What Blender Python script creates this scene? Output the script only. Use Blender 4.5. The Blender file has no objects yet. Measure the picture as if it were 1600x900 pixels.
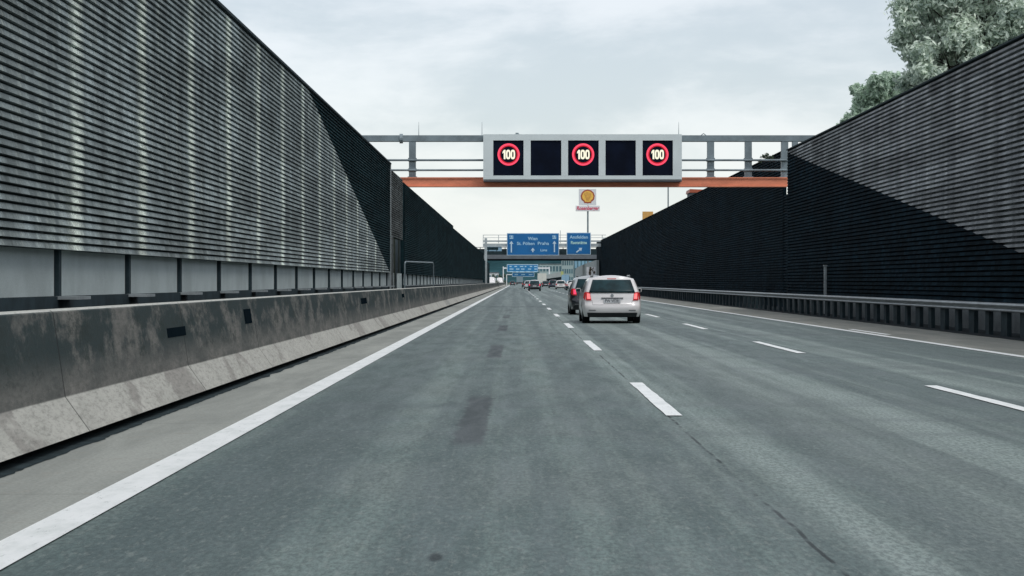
import bpy, bmesh, math, random
from mathutils import Vector, Matrix, noise as mnoise
R = math.radians
random.seed(7)
scene = bpy.context.scene
C = scene.collection

# ------------------------------------------------------------------ materials
class NT:
    def __init__(s, m):
        s.t = m.node_tree; s.n = s.t.nodes; s.l = s.t.links
    def new(s, typ, **kw):
        n = s.n.new(typ)
        for k, v in kw.items(): setattr(n, k, v)
        return n
    def put(s, sock, v):
        if hasattr(v, 'is_output') or isinstance(v, bpy.types.NodeSocket): s.l.new(v, sock)
        else: sock.default_value = v
    def math(s, op, a, b=0.0, c=None, clamp=False):
        n = s.new('ShaderNodeMath', operation=op, use_clamp=clamp)
        s.put(n.inputs[0], a); s.put(n.inputs[1], b)
        if c is not None: s.put(n.inputs[2], c)
        return n.outputs[0]
    def coord(s):
        return s.new('ShaderNodeTexCoord').outputs['Object']
    def sep(s, v):
        n = s.new('ShaderNodeSeparateXYZ'); s.l.new(v, n.inputs[0]); return n.outputs
    def scale(s, v, sc, off=(0, 0, 0)):
        n = s.new('ShaderNodeMapping'); s.l.new(v, n.inputs[0])
        n.inputs['Scale'].default_value = sc; n.inputs['Location'].default_value = off
        return n.outputs[0]
    def noise(s, v, scale=1.0, detail=4, rough=.6, dist=0.0):
        n = s.new('ShaderNodeTexNoise'); s.l.new(v, n.inputs['Vector'])
        n.inputs['Scale'].default_value = scale; n.inputs['Detail'].default_value = detail
        n.inputs['Roughness'].default_value = rough; n.inputs['Distortion'].default_value = dist
        return n.outputs['Fac']
    def ramp(s, f, a, b, va=0.0, vb=1.0):
        n = s.new('ShaderNodeMapRange', interpolation_type='SMOOTHSTEP'); s.put(n.inputs[0], f)
        n.inputs[1].default_value = a; n.inputs[2].default_value = b
        n.inputs[3].default_value = va; n.inputs[4].default_value = vb
        return n.outputs[0]
    def mix(s, f, a, b, mode='MIX'):
        n = s.new('ShaderNodeMix', data_type='RGBA', blend_type=mode)
        s.put(n.inputs[0], f)
        for i, v in ((6, a), (7, b)):
            if isinstance(v, (tuple, list)): v = (*v[:3], 1)
            s.put(n.inputs[i], v)
        return n.outputs[2]
    def bump(s, h, strength=.3, dist=.02):
        n = s.new('ShaderNodeBump'); s.l.new(h, n.inputs['Height'])
        n.inputs['Strength'].default_value = strength; n.inputs['Distance'].default_value = dist
        return n.outputs[0]

def newmat(name):
    m = bpy.data.materials.new(name); m.use_nodes = True
    return m, NT(m), m.node_tree.nodes['Principled BSDF']

def simple(name, col, rough=.6, metal=0.0, var=.15, scale=3.0, emit=None, es=0.0, grain=0.0, spec=.5, coat=0.0):
    m, t, b = newmat(name)
    co = t.coord()
    n = t.noise(co, scale, 5)
    a = tuple(c * (1 - var) for c in col); d = tuple(min(1, c * (1 + var)) for c in col)
    c = t.mix(t.ramp(n, .3, .7), a, d)
    if grain:
        g = t.noise(co, 60, 2)
        c = t.mix(grain, c, t.mix(t.ramp(g, .35, .65), tuple(x * .5 for x in col), tuple(min(1, x * 1.5) for x in col)))
    t.l.new(c, b.inputs['Base Color'])
    b.inputs['Roughness'].default_value = rough; b.inputs['Metallic'].default_value = metal
    b.inputs['Specular IOR Level'].default_value = spec if rough < .75 else min(spec, .15)
    b.inputs['Coat Weight'].default_value = coat
    if emit:
        b.inputs['Emission Color'].default_value = (*emit, 1); b.inputs['Emission Strength'].default_value = es
    return m

def road_mat(light=0.0):
    m, t, b = newmat('road surface')
    co = t.coord(); x, y, z = t.sep(co)
    big = t.noise(t.scale(co, (.9, .1, 1)), 1.0, 4, .6)
    big2 = t.noise(t.scale(co, (.35, .28, 1), (7, 3, 0)), 1.0, 5, .65, .6)
    med = t.noise(t.scale(co, (3.2, .42, 1)), 1.0, 6, .72, .4)
    fine = t.noise(t.scale(co, (1, .3, 1)), 34, 3, .75)
    fine2 = t.noise(t.scale(co, (1, .22, 1)), 22, 4, .8)
    c = t.mix(t.ramp(big, .3, .72), (.102, .152, .144), (.205, .275, .252))
    c = t.mix(t.ramp(big2, .35, .65, 0, .6), c, (.190, .222, .205))
    c = t.mix(t.ramp(med, .48, .66, 0, .5), c, (.080, .106, .104))
    med3 = t.noise(t.scale(co, (6, 1.1, 1), (5, 5, 0)), 1.0, 5, .75)
    c = t.mix(t.ramp(med3, .52, .68, 0, .42), c, (.235, .28, .245))
    c = t.mix(t.ramp(med3, .46, .34, 0, .4), c, (.070, .092, .094))
    c = t.mix(t.ramp(x, .8, 3.6, 0, .42), c, (.255, .31, .285))
    c = t.mix(t.ramp(y, 25, 90, 0, .35), c, (.26, .31, .305))  # grazing sky reflection painted into the colour, paler with distance
    c = t.mix(t.math('MULTIPLY', t.ramp(x, 0, -2.2, 0, .45), t.ramp(y, 30, 12, 0, 1)), c, (.075, .108, .112))
    lanes = t.noise(t.scale(co, (1.5, .012, 1), (3, 0, 0)), 1.0, 4, .6)
    c = t.mix(t.ramp(lanes, .42, .58, .7, 0), c, (.095, .128, .130))
    c = t.mix(t.math('MULTIPLY', t.ramp(lanes, .48, .62, 0, .75), t.ramp(x, .2, 2.2, .2, 1)), c, (.30, .36, .34))
    # broad worn tyre bands per lane
    for cx, w, s in ((-1.55, .45, .38), (.55, .4, .3), (2.35, .42, .3), (4.15, .45, .35), (6.0, .45, .35), (7.8, .45, .3)):
        wob = t.math('ADD', t.math('SUBTRACT', x, cx), t.math('MULTIPLY', t.math('SUBTRACT', big2, .5), .7))
        f = t.ramp(t.math('ABSOLUTE', wob), 0, w, s, 0)
        c = t.mix(f, c, (.090, .118, .118))
    # pale band between the first and second lane
    f = t.ramp(t.math('ABSOLUTE', t.math('SUBTRACT', x, 2.9)), .1, 1.0, .3, 0)
    c = t.mix(f, c, (.22, .25, .235))
    # fine grain
    c = t.mix(t.ramp(fine, .38, .62, 0, .6), c, (.06, .08, .08))
    c = t.mix(t.ramp(fine2, .5, .72, 0, .5), c, (.27, .30, .28))
    # darker transverse bands from paving days
    yy = t.noise(t.scale(co, (.05, .55, 1), (3, 9, 0)), 1.0, 2, .5)
    c = t.mix(t.ramp(yy, .52, .68, 0, .35), c, (.095, .115, .12))
    # ghosts of removed dashes (x=-.39, 18 m cycle)
    ed = t.math('MULTIPLY', t.math('SUBTRACT', t.noise(co, 3, 4, .7), .5), .22)
    fx = t.ramp(t.math('ADD', t.math('ABSOLUTE', t.math('ADD', x, .40)), ed), .10, .155, 1, 0)
    ph = t.math('FLOORED_MODULO', t.math('SUBTRACT', y, 15.3), 18.0)
    fy = t.math('MULTIPLY', t.ramp(ph, 0, .9), t.ramp(ph, 6.4, 7.6, 1, 0))
    far = t.ramp(y, 60, 100, 1, .3)
    c = t.mix(t.math('MULTIPLY', t.math('MULTIPLY', fx, fy), t.math('MULTIPLY', far, .85)), c, (.050, .060, .064))
    # longitudinal joint cracks
    jx = t.math('MULTIPLY', t.math('SUBTRACT', t.noise(t.scale(co, (0, .8, 0)), 1.0, 4), .5), .06)
    for cx, st in ((1.46, .85), (5.3, .35)):
        br = t.ramp(t.noise(t.scale(co, (0, 1.2, 0), (cx, 0, 0)), 1.0, 2), .38, .5)
        f = t.ramp(t.math('ABSOLUTE', t.math('ADD', t.math('SUBTRACT', x, cx), jx)), .006, .018, st, 0)
        c = t.mix(t.math('MULTIPLY', f, br), c, (.02, .025, .027))
    # one oily spot, and a darker bitumen smear in the middle lane
    sx_ = t.math('ADD', x, .385); sy_ = t.math('MULTIPLY', t.math('SUBTRACT', y, 9.28), .22)
    dist_ = t.math('SQRT', t.math('ADD', t.math('MULTIPLY', sx_, sx_), t.math('MULTIPLY', sy_, sy_)))
    f = t.ramp(t.math('ADD', dist_, t.math('MULTIPLY', ed, .22)), .018, .05, .9, 0)
    c = t.mix(f, c, (.02, .028, .03))
    t.l.new(c, b.inputs['Base Color'])
    t.l.new(t.ramp(med, .3, .7, .5, .72), b.inputs['Roughness'])
    b.inputs['Specular IOR Level'].default_value = .16
    t.l.new(t.bump(t.noise(co, 45, 3, .7), .5, .008), b.inputs['Normal'])
    return m

def strip_mat(name, c1, c2, c3):
    m, t, b = newmat(name)
    co = t.coord(); x, y, z = t.sep(co)
    n1 = t.noise(t.scale(co, (1.6, .22, 1)), 1.0, 5, .65, .4)
    n2 = t.noise(co, 4, 5, .7)
    c = t.mix(t.ramp(n1, .3, .7), c1, c2)
    c = t.mix(t.ramp(n2, .55, .75, 0, .6), c, c3)
    g = t.noise(co, 40, 3, .7)
    c = t.mix(t.ramp(g, .35, .7, 0, .35), c, tuple(v * .5 for v in c1))
    j = t.math('FLOORED_MODULO', y, 6.0)
    c = t.mix(t.ramp(j, .0, .03, .5, 0), c, (.04, .045, .045))
    t.l.new(c, b.inputs['Base Color']); b.inputs['Roughness'].default_value = .85; b.inputs['Specular IOR Level'].default_value = .12
    t.l.new(t.bump(g, .4, .006), b.inputs['Normal'])
    return m

def paint_mat():
    m, t, b = newmat('road paint')
    co = t.coord()
    n = t.noise(t.scale(co, (3, 1, 1)), 1.5, 5, .7)
    g = t.noise(t.scale(co, (1, .2, 1)), 24, 4, .8)
    c = t.mix(t.ramp(n, .4, .7, 0, .6), (.84, .86, .85), (.58, .62, .60))
    c = t.mix(t.ramp(g, .58, .72, 0, .7), c, (.30, .33, .32))
    t.l.new(c, b.inputs['Base Color']); b.inputs['Roughness'].default_value = .55
    t.l.new(t.bump(g, .3, .004), b.inputs['Normal'])
    return m

def louvre_mat(name, base, pale, streak, pitch, phase=22.7, blotch=.5, z0=1.66, seg=2.6, amp=1.0):
    """slatted wood-concrete facing; pale lime runs near every 4 m joint"""
    m, t, b = newmat(name)
    co = t.coord(); x, y, z = t.sep(co)
    wash = t.noise(t.scale(co, (1, 1.3, .09)), 1.0, 5, .65)
    wash2 = t.noise(t.scale(co, (1, 4.5, .25), (0, 5, 2)), 1.0, 4, .7)
    cell = t.noise(t.scale(co, (1, .9, 1 / pitch * .5)), 1.0, 2, .6)
    gr = t.noise(t.scale(co, (4, 4, 10)), 6, 3, .8)
    dark = tuple(v * .42 for v in base)
    c = t.mix(t.ramp(wash, .3, .7), dark, base)
    c = t.mix(t.ramp(wash2, .48, .75, 0, blotch), c, pale)
    c = t.mix(t.ramp(cell, .35, .7, 0, .45), c, tuple(v * .6 for v in base))
    if streak:
        yw = t.math('ADD', y, t.math('MULTIPLY', t.math('SUBTRACT', t.noise(t.scale(co, (0, 0, .5)), 1.0, 3), .5), .5))
        ph = t.math('FLOORED_MODULO', t.math('SUBTRACT', yw, phase - 2), 4.0)
        dd = t.math('ABSOLUTE', t.math('SUBTRACT', ph, 2.0))
        vis = t.ramp(t.noise(t.scale(co, (0, .25, .7), (0, 2, 1)), 1.0, 4, .7), .30, .52, .15, 1)
        f = t.math('MULTIPLY', t.ramp(dd, .05, .45, 1, 0), vis)
        c = t.mix(t.math('MULTIPLY', f, streak), c, tuple(v * 1.2 for v in pale))
    c = t.mix(t.ramp(gr, .42, .6, 0, .6), c, tuple(v * .35 for v in base))
    row = t.math('FLOOR', t.math('DIVIDE', t.math('SUBTRACT', z, z0), pitch))
    def rnd(freq, rowdiv=1.0):
        cv = t.new('ShaderNodeCombineXYZ')
        t.l.new(t.math('FLOOR', t.math('ADD', t.math('MULTIPLY', y, freq), t.math('MULTIPLY', t.math('FLOOR', t.math('DIVIDE', row, rowdiv)), .11))), cv.inputs[0]); t.l.new(t.math('FLOOR', t.math('DIVIDE', row, rowdiv)), cv.inputs[1])
        w_ = t.new('ShaderNodeTexWhiteNoise', noise_dimensions='2D'); t.l.new(cv.outputs[0], w_.inputs['Vector']); return w_.outputs['Value']
    k = t.math('MULTIPLY', t.ramp(rnd(seg), 0, 1, 1 - .38 * amp, 1 + .3 * amp), t.ramp(rnd(.25, 5.0), 0, 1, .78, 1.12))
    k = t.math('MULTIPLY', k, t.ramp(rnd(seg * 3.1), 0, 1, 1 - .15 * amp, 1 + .15 * amp))
    cm = t.new('ShaderNodeVectorMath', operation='SCALE'); t.l.new(c, cm.inputs[0]); t.l.new(k, cm.inputs['Scale'])
    c = cm.outputs[0]
    t.l.new(c, b.inputs['Base Color']); b.inputs['Roughness'].default_value = .9
    b.inputs['Specular IOR Level'].default_value = .04
    t.l.new(t.bump(gr, .5, .02), b.inputs['Normal'])
    return m

def barrier_mat():
    m, t, b = newmat('stained barrier concrete')
    co = t.coord(); x, y, z = t.sep(co)
    st = t.noise(t.scale(co, (0, .5, 1.1), (0, 0, 2)), 1.0, 6, .72, 0)
    st2 = t.noise(t.scale(co, (0, 1.1, 3.0), (1, 4, 3)), 1.0, 8, .78, 0)
    sl = t.noise(t.scale(co, (0, .5, 1.2), (0, 9, 1)), 1.0, 4, .6, 1.0)
    g = t.noise(t.scale(co, (1, .25, 1)), 26, 4, .8)
    upper = t.mix(t.ramp(st2, .35, .68), (.12, .122, .115), (.24, .23, .21))
    hi = t.math('MULTIPLY', t.ramp(st, .40, .53, 0, .95), t.ramp(z, .42, .75, .25, 1))
    upper = t.mix(hi, upper, (.030, .046, .048))
    hi2 = t.math('MULTIPLY', t.ramp(st2, .50, .62), t.ramp(z, .42, .6, 0, .8))
    upper = t.mix(hi2, upper, (.03, .042, .04))
    low = t.mix(t.ramp(st2, .3, .7), (.37, .37, .335), (.47, .465, .425))
    low = t.mix(t.ramp(sl, .52, .62, 0, .6), low, (.22, .205, .19))
    c = t.mix(t.ramp(z, .352, .372), low, upper)
    c = t.mix(t.ramp(z, 1.052, 1.062), c, (.55, .56, .52))
    c = t.mix(t.ramp(g, .4, .72, 0, .4), c, (.05, .052, .05))
    j = t.math('FLOORED_MODULO', t.math('ADD', y, 2.0), 6.0)
    c = t.mix(t.ramp(j, .02, .05, .7, 0), c, (.02, .022, .022))
    t.l.new(c, b.inputs['Base Color']); b.inputs['Roughness'].default_value = .88; b.inputs['Specular IOR Level'].default_value = .1
    t.l.new(t.bump(t.noise(co, 14, 5, .7), .35, .02), b.inputs['Normal'])
    return m

def rust_mat(name, col, dirt):
    m, t, b = newmat(name)
    co = t.coord()
    n = t.noise(t.scale(co, (.8, 1, 3)), 1.0, 5, .7)
    g = t.noise(co, 5, 5, .8)
    c = t.mix(t.ramp(n, .35, .7), col, tuple(v * .72 for v in col))
    c = t.mix(t.ramp(g, .55, .8, 0, .6), c, dirt)
    t.l.new(c, b.inputs['Base Color']); b.inputs['Roughness'].default_value = .6
    return m

def led_mat(name, col, s):
    m, t, b = newmat(name)
    co = t.coord()
    v = t.new('ShaderNodeTexVoronoi'); t.l.new(co, v.inputs['Vector']); v.inputs['Scale'].default_value = 26; v.inputs['Randomness'].default_value = 0
    e = t.ramp(v.outputs['Distance'], .25, .75, s * 1.15, s * .75)
    b.inputs['Base Color'].default_value = (*[c * .3 for c in col], 1)
    b.inputs['Emission Color'].default_value = (*col, 1)
    t.l.new(e, b.inputs['Emission Strength'])
    return m

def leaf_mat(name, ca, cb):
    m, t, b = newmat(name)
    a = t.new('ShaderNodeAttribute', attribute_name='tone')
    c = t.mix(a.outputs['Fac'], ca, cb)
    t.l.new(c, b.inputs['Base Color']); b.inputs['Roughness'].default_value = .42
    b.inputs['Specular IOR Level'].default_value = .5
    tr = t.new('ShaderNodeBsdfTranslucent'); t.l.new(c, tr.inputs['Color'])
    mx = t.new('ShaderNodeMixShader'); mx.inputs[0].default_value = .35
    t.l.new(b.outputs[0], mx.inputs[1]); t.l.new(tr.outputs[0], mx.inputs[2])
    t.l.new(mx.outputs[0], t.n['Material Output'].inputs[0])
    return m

M = {}
M['road'] = road_mat()
M['strip'] = strip_mat('shoulder concrete left', (.26, .275, .255), (.37, .385, .355), (.31, .29, .25))
M['strip2'] = strip_mat('shoulder concrete right', (.20, .21, .19), (.30, .30, .27), (.25, .235, .205))
M['paint'] = paint_mat()
M['louvL'] = louvre_mat('weathered grey slats', (.36, .42, .425), (.66, .72, .64), .95, .0904, amp=.5)
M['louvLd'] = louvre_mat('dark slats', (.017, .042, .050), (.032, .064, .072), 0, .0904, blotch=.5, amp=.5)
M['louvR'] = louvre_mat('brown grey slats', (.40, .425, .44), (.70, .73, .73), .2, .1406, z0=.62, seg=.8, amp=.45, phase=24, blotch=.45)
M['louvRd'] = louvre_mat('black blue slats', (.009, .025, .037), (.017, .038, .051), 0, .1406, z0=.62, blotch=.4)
M['infill'] = louvre_mat('pale infill slats', (.13, .145, .145), (.24, .26, .25), 0, .0904, blotch=.8)
M['barrier'] = barrier_mat()
M['panel'] = simple('plinth panel', (.40, .455, .45), .8, var=.14, scale=1.2, grain=.15)
M['plinth'] = simple('plinth dark concrete', (.11, .125, .13), .85, var=.35, scale=2.5, grain=.4)
M['post'] = simple('dark steel post', (.022, .036, .042), .8, var=.3, spec=.15)
M['black'] = simple('black shadow gap', (.006, .011, .015), 1, spec=0)
M['galv'] = simple('galvanised steel', (.30, .335, .345), .5, .25, var=.18, scale=4)
M['rail'] = simple('guard rail steel', (.27, .30, .31), .45, .35, var=.2, scale=1.5)
M['gsteel'] = simple('gantry grey steel', (.19, .235, .255), .5, .15, var=.22, scale=1.4)
M['gpale'] = simple('pale gantry steel', (.42, .47, .48), .5, .1, var=.12, scale=1.5)
M['orange'] = rust_mat('red lead orange beam', (.80, .27, .15), (.45, .17, .11))
M['cab'] = simple('sign cabinet grey', (.64, .70, .70), .5, var=.05, scale=.8)
M['cabdark'] = simple('sign cabinet underside', (.06, .06, .07), .7)
M['disp'] = simple('sign display glass', (.003, .006, .016), .6, var=.3, scale=1.2, spec=.08)
M['ringo'] = led_mat('red LED rim', (.75, .0, .02), .55)
M['ring'] = led_mat('red LED ring', (1.0, .065, .13), 1.05)
M['digit'] = led_mat('white LED digits', (1.0, .95, .74), 1.05)
M['blue'] = simple('sign blue', (.0, .13, .36), .45, var=.1, scale=.6)
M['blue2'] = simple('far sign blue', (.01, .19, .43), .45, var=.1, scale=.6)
M['swhite'] = simple('sign white', (.55, .70, .80), .5, var=.04)
M['stext'] = simple('sign lettering', (.42, .66, .82), .5, var=.04)
M['stext2'] = simple('sign lettering pale', (.50, .78, .70), .5, var=.04)
M['white'] = simple('plain white', (.78, .79, .80), .5, var=.04)
M['yellow'] = simple('emblem yellow', (.88, .52, .09), .5, var=.12)
M['red'] = simple('emblem red', (.40, .09, .04), .5, var=.1)
M['pink'] = simple('script red', (.72, .08, .16), .5, var=.05)
M['concrete'] = simple('bridge concrete', (.135, .15, .165), .8, var=.15, scale=.7, grain=.1)
M['bridgedk'] = simple('bridge dark parapet', (.018, .032, .037), .8, var=.3, scale=.5)
M['wallpale'] = simple('pale barrier concrete', (.36, .39, .385), .85, var=.08, scale=.4)
M['asphalt2'] = simple('verge dirt', (.012, .018, .021), .95, var=.5, scale=4, grain=.5)
M['earth'] = simple('earth bank', (.04, .055, .04), .95, var=.5, scale=.5, grain=.3)
M['ground'] = simple('grassy ground', (.07, .10, .07), .95, var=.4, scale=.05, grain=.2)
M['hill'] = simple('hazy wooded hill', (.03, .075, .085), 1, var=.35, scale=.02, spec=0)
M['bark'] = simple('bark', (.05, .045, .04), .9, var=.3, scale=4)
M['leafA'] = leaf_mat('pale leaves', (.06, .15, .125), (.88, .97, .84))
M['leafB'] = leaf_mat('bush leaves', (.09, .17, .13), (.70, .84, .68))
M['leafC'] = leaf_mat('shrub leaves', (.02, .045, .03), (.09, .14, .08))
M['tyre'] = simple('tyre rubber', (.010, .011, .013), .85)
M['rim'] = simple('wheel rim', (.25, .26, .27), .4, .7)
M['dark'] = simple('dark plastic', (.014, .016, .019), .6)
M['glass'] = simple('car window glass', (.010, .032, .038), .28, var=.45, scale=2.5, spec=.2)
M['tail'] = simple('tail light', (.35, .01, .012), .2, emit=(1, .05, .04), es=.12, var=.3, scale=14)
M['tailb'] = simple('lit brake light', (.9, .25, .25), .2, emit=(1, .13, .13), es=.8, var=.15, scale=14)
M['tailp'] = simple('lit brake light pink', (.8, .05, .12), .2, emit=(1, .04, .12), es=1.0, var=.15, scale=14)
M['plate'] = simple('licence plate', (.46, .48, .49), .5, var=.05)
M['platetx'] = simple('plate lettering', (.09, .10, .11), .5)
M['chrome'] = simple('chrome', (.38, .40, .42), .25, .9)
M['seam'] = simple('panel seam', (.16, .165, .17), .8)

def carpaint(name, col):
    return simple(name, col, .32, 0, var=.04, scale=.8, coat=.6)
P_white = carpaint('white car paint', (.74, .72, .71)); P_black = carpaint('black car paint', (.010, .013, .018))
P_silver = carpaint('silver car paint', (.50, .53, .55)); P_blue = carpaint('dark blue car paint', (.012, .02, .045))
P_bed = carpaint('light blue paint', (.22, .38, .5)); P_cream = simple('cream van box', (.62, .62, .56), .6, var=.04)
P_grey = carpaint('grey car paint', (.16, .18, .19))

# ------------------------------------------------------------------ mesh building
class MB:
    def __init__(s): s.v = []; s.f = []; s.mi = []
    def add(s, vs, fs, mi=0):
        o = len(s.v); s.v += [tuple(v) for v in vs]
        s.f += [tuple(i + o for i in f) for f in fs]; s.mi += [mi] * len(fs)
    def box(s, x0, x1, y0, y1, z0, z1, mi=0):
        vs = [(x, y, z) for x in (x0, x1) for y in (y0, y1) for z in (z0, z1)]
        s.add(vs, [(0, 1, 3, 2), (4, 6, 7, 5), (0, 4, 5, 1), (2, 3, 7, 6), (0, 2, 6, 4), (1, 5, 7, 3)], mi)
    def cbox(s, c, d, mi=0):
        s.box(c[0] - d[0] / 2, c[0] + d[0] / 2, c[1] - d[1] / 2, c[1] + d[1] / 2, c[2] - d[2] / 2, c[2] + d[2] / 2, mi)
    def cyl(s, p, q, r0, r1=None, n=12, mi=0):
        r1 = r0 if r1 is None else r1
        p = Vector(p); q = Vector(q); d = (q - p).normalized()
        a = d.orthogonal().normalized(); b = d.cross(a)
        vs = []
        for i in range(n):
            t = 2 * math.pi * i / n; w = a * math.cos(t) + b * math.sin(t)
            vs += [p + w * r0, q + w * r1]
        fs = [(2 * i, 2 * ((i + 1) % n), 2 * ((i + 1) % n) + 1, 2 * i + 1) for i in range(n)]
        fs += [tuple(2 * i for i in range(n))[::-1], tuple(2 * i + 1 for i in range(n))]
        s.add(vs, fs, mi)
    def extrude_y(s, prof, y0, y1, closed=True, caps=True):
        n = len(prof)
        vs = [(x, y0, z) for x, z in prof] + [(x, y1, z) for x, z in prof]
        rng = range(n if closed else n - 1)
        fs = [(i, (i + 1) % n, (i + 1) % n + n, i + n) for i in rng]
        if caps and closed: fs += [tuple(range(n)), tuple(range(2 * n - 1, n - 1, -1))]
        s.add(vs, fs)
    def poly_xz(s, pts, y0, y1, mi=0):
        """flat shape in the XZ plane, y0 front, y1 back"""
        n = len(pts)
        vs = [(x, y0, z) for x, z in pts] + [(x, y1, z) for x, z in pts]
        fs = [(i, (i + 1) % n, (i + 1) % n + n, i + n) for i in range(n)] + [tuple(range(n)), tuple(range(2 * n - 1, n - 1, -1))]
        s.add(vs, fs, mi)
    def build(s, name, mats, parent=None, smooth=False, bevel=0.0, loc=None):
        me = bpy.data.meshes.new(name); me.from_pydata(s.v, [], s.f)
        if not isinstance(mats, (list, tuple)): mats = [mats]
        for m in mats: me.materials.append(m)
        me.polygons.foreach_set('material_index', s.mi)
        bm = bmesh.new(); bm.from_mesh(me); bmesh.ops.recalc_face_normals(bm, faces=bm.faces[:])
        if bevel:
            bmesh.ops.remove_doubles(bm, verts=bm.verts[:], dist=1e-5)
            bmesh.ops.bevel(bm, geom=bm.edges[:] , offset=bevel, segments=2, affect='EDGES', clamp_overlap=True)
        bm.to_mesh(me); bm.free()
        if smooth: me.polygons.foreach_set('use_smooth', [True] * len(me.polygons))
        me.update()
        o = bpy.data.objects.new(name, me); C.objects.link(o)
        if parent: o.parent = parent
        if loc: o.location = loc
        return o

def tag(o, label=None, cat=None, group=None, kind=None):
    if label: o['label'] = label
    if cat: o['category'] = cat
    if group: o['group'] = group
    if kind: o['kind'] = kind
    return o
def empty(name, loc=(0, 0, 0), rz=0.0):
    o = bpy.data.objects.new(name, None); C.objects.link(o); o.location = loc; o.rotation_euler = (0, 0, rz)
    o.empty_display_size = .2
    return o
def struct(o): o['kind'] = 'structure'; return o

def text(name, body, mat, size, loc, parent=None, sx=1.0, shear=0.0, off=0.0, align='CENTER', thick=.01):
    cu = bpy.data.curves.new('lettering', 'FONT'); cu.body = body; cu.size = size
    cu.align_x = align; cu.align_y = 'CENTER'; cu.shear = shear; cu.offset = off; cu.extrude = thick
    ob = bpy.data.objects.new('lettering', cu); C.objects.link(ob)
    dg = bpy.context.evaluated_depsgraph_get(); dg.update()
    me = bpy.data.meshes.new_from_object(ob.evaluated_get(dg))
    bpy.data.objects.remove(ob); bpy.data.curves.remove(cu)
    me.transform(Matrix.Rotation(R(90), 4, 'X') @ Matrix.Diagonal((sx, 1, 1, 1)))
    me.materials.clear(); me.materials.append(mat)
    o = bpy.data.objects.new(name, me); C.objects.link(o); o.location = loc
    if parent: o.parent = parent
    return o

# ------------------------------------------------------------------ camera / px helper
F = 3077.0; H0 = 1.3; VX = 808.0; VY = 440.0
def at(px, py, D): return ((px - VX) / F * D, D, H0 + (VY - py) / F * D)
cam = bpy.data.cameras.new('camera'); camo = bpy.data.objects.new('camera', cam); C.objects.link(camo)
camo.location = (0, 0, H0); camo.rotation_euler = (R(90), 0, 0)
cam.sensor_width = 36; cam.lens = F / 1600 * 36
cam.shift_x = -8 / 1600; cam.shift_y = -10 / 1600
cam.clip_start = .1; cam.clip_end = 20000
scene.camera = camo

# ------------------------------------------------------------------ world / light
w = bpy.data.worlds.new('World'); scene.world = w; w.use_nodes = True
t = NT(w); t.n.clear()
out = t.new('ShaderNodeOutputWorld')
SUN_EL, SUN_AZ = 57, 138
sky = t.new('ShaderNodeTexSky', sky_type='NISHITA'); sky.sun_disc = False
sky.sun_elevation = R(SUN_EL); sky.sun_rotation = R(SUN_AZ)
bg1 = t.new('ShaderNodeBackground'); t.l.new(sky.outputs[0], bg1.inputs[0]); bg1.inputs[1].default_value = .05
g = t.new('ShaderNodeTexCoord').outputs['Generated']
gx, gy, gz = t.sep(g)
n1 = t.noise(t.scale(g, (6, 6, 17), (1.3, 0, .55)), 1.0, 6, .58, .25)
n2 = t.noise(t.scale(g, (15, 15, 36), (4.3, 0, .2)), 1.0, 5, .6, .1)
n3 = t.noise(t.scale(g, (2.5, 2.5, 9), (2.3, 1, .9)), 1.0, 2, .5)
mixn = t.math('ADD', t.math('ADD', t.math('MULTIPLY', n1, .55), t.math('MULTIPLY', n2, .2)), t.math('MULTIPLY', n3, .25))
c = t.mix(t.ramp(mixn, .42, .58), (.50, .53, .545), (.72, .72, .72))
hz = t.ramp(t.math('ADD', gz, t.math('MULTIPLY', t.math('SUBTRACT', n1, .5), .05)), .005, .075, 1, 0)
c = t.mix(t.math('MULTIPLY', hz, .66), c, (.82, .85, .86))
bg2 = t.new('ShaderNodeBackground'); t.l.new(c, bg2.inputs[0]); bg2.inputs[1].default_value = .93
ad = t.new('ShaderNodeAddShader'); t.l.new(bg1.outputs[0], ad.inputs[0]); t.l.new(bg2.outputs[0], ad.inputs[1])
t.l.new(ad.outputs[0], out.inputs[0])
sd = bpy.data.lights.new('sun', 'SUN'); sd.energy = 1.55; sd.angle = R(24); sd.color = (1, .97, .93)
so = bpy.data.objects.new('sun', sd); C.objects.link(so)
# direction TO the sun: high, behind the camera and to the right
az = R(SUN_AZ); el = R(SUN_EL)
dv = Vector((math.sin(az) * math.cos(el), math.cos(az) * math.cos(el), math.sin(el)))
so.rotation_euler = dv.to_track_quat('Z', 'Y').to_euler()
scene.view_settings.view_transform = 'Standard'; scene.view_settings.look = 'None'; scene.view_settings.exposure = 0
scene.view_settings.gamma = 1

# ------------------------------------------------------------------ setting: ground and road
b = MB(); b.add([(-6000, -300, -.06), (6000, -300, -.06), (6000, 9000, -.06), (-6000, 9000, -.06)], [(0, 1, 2, 3)])
struct(b.build('ground', M['ground']))
b = MB(); b.add([(-3.75, -30, 0), (11.1, -30, 0), (11.1, 310, 0), (-3.75, 310, 0),
                 (19.0, 420, 0), (24, 1400, 0), (-3.75, 1400, 0)], [(0, 1, 2, 3), (3, 2, 4, 5, 6)])
road = struct(b.build('road', M['road']))
b = MB(); b.box(-22, -8.2, 330, 1500, -.05, -.004); struct(b.build('opposite_road', M['strip2']))
def sheet(name, x0, x1, y0, y1, z, mat, parent=road, kind=None):
    b = MB(); n = max(1, int((y1 - y0) / 40))
    for i in range(n):
        a = y0 + (y1 - y0) * i / n; e = y0 + (y1 - y0) * (i + 1) / n
        b.add([(x0, a, z), (x1, a, z), (x1, e, z), (x0, e, z)], [(0, 1, 2, 3)])
    return b.build(name, mat, parent)
sheet('shoulder', -3.46, -2.50, -30, 1400, .004, M['strip'])
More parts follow.
